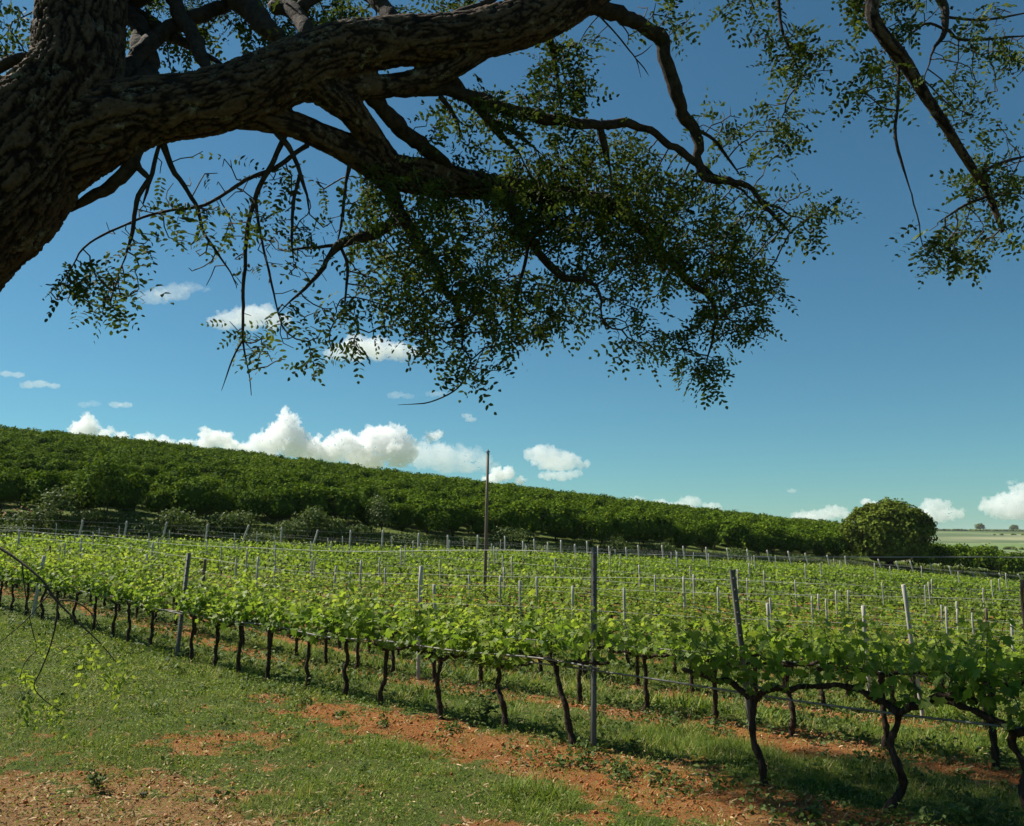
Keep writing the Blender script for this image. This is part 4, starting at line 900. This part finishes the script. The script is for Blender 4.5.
over = [np.array(a, float) for a in (  # out-of-view limbs, added for the crown that shades the foreground
    [(-2.2, 4.8, 5.2, .15), (-2.7, 6.4, 7.0, .12), (-3.1, 8.2, 8.5, .09), (-2.8, 9.4, 9.1, .06), (-1.6, 9.8, 9.2, .02)], [(-3.1, 8.2, 8.5, .07), (-3.6, 9.4, 9.0, .05), (-4.6, 10.5, 9.4, .02)], [(-2.2, 4.8, 5.0, .13), (-3.4, 5.8, 6.4, .08), (-4.2, 7.0, 7.2, .03)], [(-2.2, 4.9, 5.2, .14), (-0.8, 4.4, 6.4, .09), (1.0, 4.0, 7.0, .04)],
    [(-2.3, 4.6, 4.7, .12), (-3.6, 3.6, 6.2, .07), (-4.6, 2.8, 6.9, .03)])]
tips = []
for L_ in branches + over:
    S = PB(L_) if not isinstance(L_, np.ndarray) else L_
    S[:, 3] *= np.where(S[:, 3] * F / 5 < 4.0, 0.72, 1.0); S = spline(tl(S), 0.045); jit = S[:, 3].max() * 0.75 * np.stack([fbm(S[:, :3] * 6 + k * 31, 3) for k in range(3)], -1); jit[0] = 0; S[:, :3] += jit
    mb = MB(); rr_ = S[:, 3] * (1 + 0.16 * fbm(S[:, :3] * 14, 2)) * np.clip(np.linspace(2.6, 0.45, len(S)), 0, 1); add_tube(mb, S[:, :3], rr_, 10 if S[:, 3].max() > 0.02 else 7, True, 0.05)
    mb.build('branch', M['branch'], tree, True); tips.append(S)
tips += [skel[1][len(skel[1]) // 2:], skel[2][len(skel[2]) // 2:]]

# twigs grow from the branches into the leafy places
clus = [(400, 212, 5.0, 55, 55, .35, 150), (425, 285, 5.1, 70, 62, .4, 300), (472, 345, 5.1, 42, 42, .3, 110), (520, 200, 5.5, 90, 55, .5, 260), (600, 190, 5.6, 80, 62, .5, 230), (562, 88, 5.15, 33, 62, .25, 150), (640, 235, 5.8, 80, 66, .5, 240), (715, 200, 5.5, 60, 45, .35, 110), (772, 122, 5.45, 34, 25, .25, 45), (718, 122, 5.4, 30, 25, .2, 22), (795, 208, 5.5, 42, 36, .3, 60), (735, 282, 5.8, 46, 66, .4, 210), (702, 345, 5.85, 30, 45, .3, 75), (640, 335, 5.6, 36, 36, .3, 60), (590, 305, 5.5, 55, 32, .35, 70), (520, 305, 5.5, 45, 50, .35, 150), (300, 230, 4.8, 62, 66, .35, 90), (275, 335, 4.75, 62, 42, .3, 85), (95, 285, 4.5, 52, 36, .3, 85), (210, 190, 4.6, 60, 40, .25, 75), (255, 235, 4.75, 85, 75, .3, 130), (150, 230, 4.6, 60, 40, .25, 40), (300, 30, 4.9, 90, 28, .3, 60), (340, 320, 4.95, 40, 45, .3, 65), (330, 20, 5.0, 110, 26, .4, 90), (430, 8, 5.0, 60, 16, .3, 30), (480, 115, 5.0, 60, 40, .3, 85), (6, 70, 4.5, 26, 75, .3, 90), (165, 40, 5.1, 70, 45, .3, 55), (755, 8, 5.2, 50, 40, .3, 30), (805, 62, 5.2, 34, 40, .25, 50), (985, 45, 5.4, 55, 50, .35, 100), (965, 100, 5.4, 36, 25, .25, 40), (995, 190, 5.3, 38, 55, .3, 110), (955, 240, 5.2, 50, 34, .3, 75), (880, 85, 5.1, 38, 42, .25, 60), (900, 5, 5.2, 60, 22, .3, 50), (660, 10, 5.1, 40, 20, .2, 18)]
att, awt = [], []
for (px, py, Y, rx, ry, dz, n) in clus:
    n = int(n * (2.0 if n > 200 else 1.5 if n > 100 else 1.1)); m = rng.normal(size=(n * 3, 3)); m /= np.linalg.norm(m, axis=1)[:, None]; m *= rng.uniform(0.05, 1, (n * 3, 1)) ** 0.45
    keep = fbm(m * 2.4 + px, 2) > -0.04; m = m[keep][:n]
    for q in m: att.append(at(px + q[0] * rx, py + q[1] * ry, Y + q[2] * dz) - tree_base)
n_vis = len(att)
for (x, y, z, r, n) in ((-5.2, 10.9, 9.5, 1.1, 190), (-4.2, 10.6, 9.4, 1.2, 240), (-3.2, 10.3, 9.3, 1.2, 260), (-2.2, 10.0, 9.2, 1.2, 240), (-4.6, 9.7, 9.2, 1.1, 200), (-3.4, 9.4, 9.1, 1.1, 220), (-2.3, 9.1, 9.0, 1.1, 220), (-1.2, 9.6, 9.1, 1.0, 130), (-4.4, 3.0, 7.0, 1.1, 60)):  # unseen high crown, placed to throw shade on the right foreground
    for q in rand_unit(n) * rng.uniform(0, 1, (n, 1)) ** 0.4 * r: att.append(np.array([x, y, z]) + q * (1, 1, 0.6) - tree_base)
att = np.array(att)
nodes = [p for S in tips for p in S[::2, :3]]; par = [-1] * len(nodes); n_root = len(nodes)
alive = np.ones(len(att), bool); STEP = 0.065
for it in range(90):
    kd = kdtree.KDTree(len(nodes))
    for i, p in enumerate(nodes): kd.insert(p, i)
    kd.balance(); acc = {}
    for j in np.nonzero(alive)[0]:
        c, i, dist = kd.find(att[j])
        if dist < 0.075: alive[j] = False; continue
        v = (att[j] - nodes[i]) / dist; acc.setdefault(i, []).append(v)
    if not acc: break
    for i, vs_ in acc.items():
        d = np.sum(vs_, 0) / len(vs_) + rng.normal(size=3) * 0.13 + (0, 0, -0.06); d /= np.linalg.norm(d) + 1e-9
        nodes.append(nodes[i] + d * STEP); par.append(i)
    if len(nodes) > 20000: break
nodes = np.array(nodes); par = np.array(par); cnt = np.ones(len(nodes))
for i in range(len(nodes) - 1, n_root - 1, -1): cnt[par[i]] += cnt[i]
print('twig nodes', len(nodes) - n_root, 'left', alive.sum(), 'it', it)
idx = np.arange(n_root, len(nodes)); rr_ = np.minimum(0.0023 * cnt ** 0.38, 0.012)
A = nodes[par[idx]]; Bn = nodes[idx]; D = Bn - A; D /= np.linalg.norm(D, axis=1)[:, None] + 1e-9; X = np.cross(D, np.array([0.31, 0.52, 0.79])); X /= np.linalg.norm(X, axis=1)[:, None] + 1e-9; Yv = np.cross(D, X)
V = []
for q in range(3):
    o_ = math.cos(q * 2.094) * X + math.sin(q * 2.094) * Yv; rp = np.where(par[idx] < n_root, rr_[idx], np.minimum(rr_[par[idx]], rr_[idx] * 1.6)); V += [A + o_ * rp[:, None], Bn + o_ * rr_[idx][:, None]]
V = np.stack(V, 1).reshape(-1, 3); b6 = (np.arange(len(idx)) * 6)[:, None, None]
mb = MB(); mb.add(V, (np.array([(0, 2, 3, 1), (2, 4, 5, 3), (4, 0, 1, 5)])[None] + b6).reshape(-1, 4)); mb.build('twigs', M['twig'], tree)
# pinnate leaves
def pinnate(g, pairs, ln, lw, curl):
    v, f = [], []; n = 0
    leaflet = np.array([(0, 0, 0), (0.5, 0.32, 0.10), (0.42, 0.72, 0.06), (0, 1.0, -0.06), (-0.42, 0.72, 0.06), (-0.5, 0.32, 0.10)])
    for i in range(pairs * 2 + 1):
        k = (i // 2 + 1) / (pairs + 0.3); sg = 1 if i % 2 else -1; a = sg * R(g.uniform(48, 72)) if i < pairs * 2 else g.normal() * 0.1
        c, s = math.cos(a), math.sin(a); l = ln * g.uniform(0.8, 1.15) * (0.75 + 0.35 * math.sin(k * 3)); q = leaflet * (lw, l, l)
        rl = g.normal() * 0.5; q = np.column_stack([q[:, 0] * math.cos(rl) - q[:, 2] * math.sin(rl), q[:, 1], q[:, 0] * math.sin(rl) + q[:, 2] * math.cos(rl)])
        q = np.column_stack([q[:, 0] * c - q[:, 1] * s * -1 if False else q[:, 0] * c + q[:, 1] * s, -q[:, 0] * s + q[:, 1] * c, q[:, 2]])
        q += (0, k * 0.155, -curl * k * k); v.append(q); f += [(n, n + 1, n + 4, n + 5), (n + 1, n + 2, n + 4, n + 4), (n + 2, n + 3, n + 4, n + 4)][:1]; n += 6
    v = np.vstack(v); quads = []
    for i in range(n // 6): b = i * 6; quads += [(b, b + 1, b + 5), (b + 1, b + 2, b + 5), (b + 2, b + 4, b + 5), (b + 2, b + 3, b + 4)]
    return v, np.array(quads)
lg = np.random.default_rng(9); TEMPL = [pinnate(lg, p_, 0.040, 0.018, cu) for p_, cu in ((4, 0.05), (5, 0.07), (4, 0.02), (3, 0.04), (5, 0.03))]
term = idx[cnt[idx] <= 8]; vis = nodes[term] + tree_base
core_ = sum(np.exp(-np.sum((nodes - (at(*c_) - tree_base)) ** 2, 1) / 0.5 ** 2) for c_ in ((405, 225, 5.05), (440, 290, 5.1), (520, 215, 5.5), (600, 205, 5.6), (690, 290, 5.8), (560, 95, 5.15)))
q_ = nodes + tree_base - EYE; dp_ = q_[:, 1] * CP + q_[:, 2] * SP; qx_ = 512 + F * q_[:, 0] / dp_; qy_ = 413 - F * (q_[:, 2] * CP - q_[:, 1] * SP) / dp_
bare_ = 0.30 * smooth(365, 330, qx_) * smooth(120, 150, qy_) * (1 - smooth(0.6, 0.3, np.hypot((qx_ - 95) / 90, (qy_ - 285) / 70))) * (1 - 0.6 * smooth(290, 330, qy_))
hi_ = nodes[term][:, 2] > 7.5; print('high leaf nodes', hi_.sum())
rep = np.repeat(term, np.where(hi_, 7, 6)); rep = rep[lg.uniform(size=len(rep)) < 0.07 + 0.16 * np.clip(core_[rep], 0, 1) + 0.4 * (nodes[rep][:, 2] > 7.5) - bare_[rep] + 0.46 * smooth(-0.08, 0.30, fbm(nodes[rep] * 3.6 + 5, 2))]; n = len(rep); pd = nodes[rep] - nodes[par[rep]]; pd /= np.linalg.norm(pd, axis=1)[:, None]
up = pd * 0.6 + rand_unit(n, lg) * 0.9 + np.array([0, 0, -0.55]); nr = rand_unit(n, lg) * 0.8 + np.array([0, 0, 0.7]); Rm = frame_from(nr, up); lp = nodes[rep] + rand_unit(n, lg) * 0.012; tt = np.clip(0.38 + lg.normal(size=n) * 0.20 + (lg.uniform(size=n) < 0.03) * 0.45 + 0.25 * fbm(nodes[rep] * 1.3, 2), 0, 1); sc = lg.uniform(0.7, 1.15, n)
mb = MB(); which = lg.integers(0, 5, n)
for w_ in range(5):
    s_ = which == w_; scatter(mb, *TEMPL[w_], Rm[s_], lp[s_], sc[s_], tt[s_])
mb.build('foliage', M['tree_leaf'], tree); print('compound leaves', n)

# the low drooping branch with young leaves at the left
dr = [[(-330, 405, 4.1, 12), (-220, 440, 3.8, 8), (-110, 490, 3.4, 5), (-40, 525, 3.1, 3.5), (0, 548, 3.0, 2.8), (22, 563, 2.98, 2.6), (42, 580, 2.96, 2.4), (56, 600, 2.95, 2.2), (78, 622, 2.95, 1.5), (100, 643, 2.95, 1.2), (116, 662, 2.95, 0.9)],
      [(58, 601, 2.95, 2), (56, 622, 2.95, 1.8), (50, 647, 2.95, 1.5), (40, 672, 2.96, 1.3), (34, 686, 2.96, 1.2), (42, 698, 2.97, 1.1), (60, 711, 2.97, 0.8)], [(60, 600, 2.95, 1.6), (76, 602, 2.95, 1.4), (92, 614, 2.96, 1.2), (103, 634, 2.97, 0.9)],
      [(22, 563, 2.98, 1.4), (25, 590, 2.99, 1.2), (30, 620, 3.0, 1), (38, 652, 3.0, 0.8)], [(52, 590, 2.96, 1.4), (30, 616, 2.96, 1.1), (2, 641, 2.96, 0.8), (-20, 655, 2.96, 0.6)], [(92, 630, 2.95, 1), (70, 645, 2.95, 0.8), (52, 656, 2.95, 0.6)], [(36, 651, 3.0, .9), (24, 664, 3.0, .8), (20, 680, 3.0, .6)]]
lp, up = [], []
for L_ in dr:
    S = spline(tl(PB(L_)), 0.02); mb = MB(); add_tube(mb, S[:, :3], S[:, 3] * 0.5, 7, True, 0.05); mb.build('drooping_branch', M['twig'], tree, True)
for (px, py, Y, n, sp) in ((84, 640, 2.95, 5, 12), (96, 648, 2.95, 3, 10), (22, 668, 3.0, 4, 8), (30, 690, 2.97, 2, 9), (55, 706, 2.97, 3, 7), (126, 672, 2.95, 3, 9), (36, 640, 3.0, 3, 6), (48, 696, 2.97, 3, 5), (112, 660, 2.95, 3, 6)):
    for k in range(n): lp.append(at(px + lg.normal() * sp * 0.6, py + lg.normal() * sp * 0.5, Y) - tree_base); up.append((lg.normal() * 0.5, lg.normal() * 0.4, -0.9))
n = len(lp); mb = MB(); scatter(mb, *TEMPL[0], frame_from(rand_unit(n, lg) + (0, -0.8, 0.3), np.array(up)), np.array(lp), lg.uniform(0.4, 0.7, n), lg.uniform(0.3, 1, n)); mb.build('young_leaves', M['young_leaf'], tree)
tag(tree, 'huge rough-barked tree leaning over the lawn with leafy hanging boughs', 'tree')

# ------------------------------------------------------------------ clouds
CM = {k: cloud_mat('cloud_' + k, d) for k, d in (('thick', 0.030), ('mid', 0.015), ('thin', 0.006))}
def cloud(blobs, mat, label, Y=4000.0, seed=0, flat=True, sub=9, depth=1.0):
    g = np.random.default_rng(seed); mb = MB(); m = Y / F; sph = []
    for px, py, r in blobs:
        c = at(px, py, Y * (1 + g.normal() * 0.006)); rm = r * m * 1.0; sph.append((c, rm, 0.8)); wx = 1.0 if mat == 'thick' else 1.9
        if mat != 'thick': sph += [(c + np.array([o_ * rm, 0, g.normal() * 0.1 * rm]), rm * 0.72, 1) for o_ in (-1.1, -0.55, 0.55, 1.1)]
        for k in range(sub):
            d = rand_unit(1, g)[0]; d[2] = abs(d[2]) * 0.9 - 0.12; q = c + d * (wx, depth, 0.92) * rm * g.uniform(0.75, 1.0); r2 = rm * g.uniform(0.22, 0.48); sph.append((q, r2, 1))
            for j in range(3):
                e = rand_unit(1, g)[0]; e[2] = abs(e[2]); sph.append((q + e * r2 * 0.9, r2 * g.uniform(0.35, 0.55), 1))
    c0 = np.mean([s[0] for s in sph], 0)
    for c, r, f in sph: mb.add(ICO2[0] * r + (c - c0), ICO2[1])
    R_ = max(b[2] for b in blobs) * m
    o = mb.build('cloud', CM[mat]); r_ = o.modifiers.new('r', 'REMESH'); r_.mode = 'VOXEL'; r_.voxel_size = max(R_ / 40, 2.4)
    bpy.context.view_layer.update(); me = bpy.data.meshes.new_from_object(o.evaluated_get(bpy.context.evaluated_depsgraph_get()))
    nv = len(me.vertices); co = np.empty(nv * 3, np.float32); me.vertices.foreach_get('co', co); co = co.reshape(-1, 3).astype(float); no = np.empty(nv * 3, np.float32); me.vertices.foreach_get('normal', no); no = no.reshape(-1, 3)
    bil = sum(a * (np.abs(noise(co / (R_ * f) + seed * 3.1)) - 0.35) for a, f in ((0.55, 0.9), (0.36, 0.42), (0.30, 0.2), (0.20, 0.1))); co += no * (R_ * (0.75 if mat == 'thick' else 0.6) * bil)[:, None] + R_ * 0.12 * np.stack([fbm(co / (R_ * 0.4) + 7 * q, 3) for q in range(3)], -1)
    if flat: lo = co[:, 2].min(); b = lo + 0.16 * (co[:, 2].max() - lo); co[:, 2] = np.where(co[:, 2] < b, b + (co[:, 2] - b) * 0.25, co[:, 2])
    me.vertices.foreach_set('co', co.astype(np.float32).ravel()); me.update(); o.modifiers.clear(); old = o.data; o.data = me; bpy.data.meshes.remove(old); me.materials.clear(); me.materials.append(CM[mat])
    o.location = c0; tag(o, label, 'cloud', 'clouds in the sky')
cloud([(78, 428, 9), (88, 420, 9), (84, 432, 14)], 'thick', 'white cumulus tower at the left end of the hill skyline', 4000, 1)
cloud([(104, 436, 8), (122, 439, 9), (142, 442, 9), (162, 445, 10), (185, 447, 10), (112, 431, 5), (150, 438, 6)], 'thick', 'low white cloud bank between two cumulus towers at left', 4300, 2, sub=12)
cloud([(208, 436, 9), (218, 440, 11), (226, 437, 7), (205, 445, 10), (232, 447, 10), (204, 430, 5)], 'thick', 'short cumulus tower above the hill, second from left', 4000, 3)
cloud([(288, 425, 14), (278, 436, 16), (268, 446, 16), (295, 444, 18), (285, 416, 9), (310, 452, 16), (250, 450, 10)], 'thick', 'tallest white cumulus tower above the coffee hill', 4000, 4)
cloud([(345, 446, 18), (378, 440, 18), (398, 436, 12), (368, 456, 22), (400, 452, 20), (330, 452, 15), (428, 436, 7), (440, 434, 5)], 'thick', 'broad cumulus bank right of the tallest cloud tower', 4000, 5)
cloud([(425, 455, 16), (445, 460, 18), (466, 463, 15), (486, 468, 9), (410, 452, 12)], 'thin', 'thin grey cloud veil trailing right of the cumulus bank', 4300, 6, sub=14)
cloud([(498, 475, 9), (508, 474, 8), (520, 481, 6), (490, 480, 8)], 'thick', 'small cumulus beside the wooden pole top', 4000, 7)
cloud([(540, 453, 10), (552, 456, 10), (566, 459, 9), (580, 465, 6), (558, 465, 10), (545, 462, 9)], 'mid', 'isolated fluffy cumulus right of the wooden pole', 4000, 8)
cloud([(548, 476, 6), (562, 476, 7), (575, 474, 5)], 'mid', 'low flat cloud just under the isolated fluffy cumulus', 4200, 9)
cloud([(637, 500, 5), (662, 505, 7), (678, 506, 6), (690, 502, 7), (686, 510, 7), (712, 507, 6), (650, 509, 6), (713, 513, 7)], 'mid', 'row of small puffy clouds above the hill right of centre', 4200, 10)
cloud([(805, 518, 8), (822, 516, 8), (836, 511, 7), (846, 516, 6)], 'mid', 'pale cloud just left of the dome-shaped tree', 4300, 11)
cloud([(866, 502, 5), (874, 506, 6)], 'thick', 'small cloud peeping over the dome-shaped tree top', 4300, 12)
cloud([(918, 514, 8), (935, 507, 9), (950, 514, 8), (930, 518, 10)], 'mid', 'hazy cumulus just right of the dome-shaped tree', 4300, 13)
cloud([(1000, 505, 12), (1016, 500, 12), (1022, 488, 7), (1012, 482, 4), (1030, 512, 14), (1008, 514, 10)], 'mid', 'white cumulus at the right edge above the far fields', 4200, 14)
cloud([(338, 353, 9), (356, 349, 16), (378, 349, 15), (402, 352, 11), (422, 353, 7)], 'mid', 'grey-bottomed cloud hanging just below the tree foliage', 3000, 15)
cloud([(225, 322, 11), (250, 318, 16), (272, 320, 12)], 'mid', 'bright cloud seen through the hanging twigs at left', 3000, 16)
cloud([(153, 297, 10), (172, 293, 11), (190, 288, 7), (205, 290, 4)], 'thin', 'wispy cloud beside the small leafy spray at left', 3000, 17)
cloud([(28, 385, 5), (40, 384, 5), (54, 386, 4)], 'mid', 'small flat cloud above the hill at far left', 3500, 18)
cloud([(6, 374, 4), (18, 375, 4)], 'mid', 'tiny flat cloud at the left edge above another', 3500, 19)
cloud([(84, 405, 4), (94, 404, 4)], 'thin', 'faint cloud scrap above the left cumulus tower', 3500, 20)
cloud([(116, 405, 4), (126, 405, 4)], 'mid', 'small bright cloud scrap right of the faint one', 3500, 21)
cloud([(395, 395, 5), (408, 396, 4)], 'thin', 'faint scrap of cloud below the foliage, left of another', 3500, 22)
cloud([(432, 394, 4), (440, 394, 4)], 'thin', 'small cloud scrap near the thin arching twig', 3500, 23)
cloud([(467, 416, 3.5), (471, 420, 3.5)], 'mid', 'tiny lone cloud puff high above the wooden pole', 3500, 24)
cloud([(792, 491, 3)], 'mid', 'tiny cloud speck left of the dome-shaped tree', 3500, 25)

# ------------------------------------------------------------------ the air: thin haze over the whole valley
mt, n_, out_ = newmat('haze'); pv = nd(n_, 'ShaderNodeVolumePrincipled'); pv.inputs['Color'].default_value = (0.86, 0.92, 1.0, 1); pv.inputs['Density'].default_value = 0.00007
n_.links.new(pv.outputs[0], out_.inputs['Volume'])
mb = MB(); v = np.array([(i, j, k) for i in (-9400, 9400) for j in (-9400, 9400) for k in (-14.0, 48.0)], float)
mb.add(v, [(0, 1, 3, 2), (4, 6, 7, 5), (0, 4, 5, 1), (2, 3, 7, 6), (0, 2, 6, 4), (1, 5, 7, 3)])
tag(mb.build('haze', mt), 'thin pale haze lying over the fields', kind='stuff')
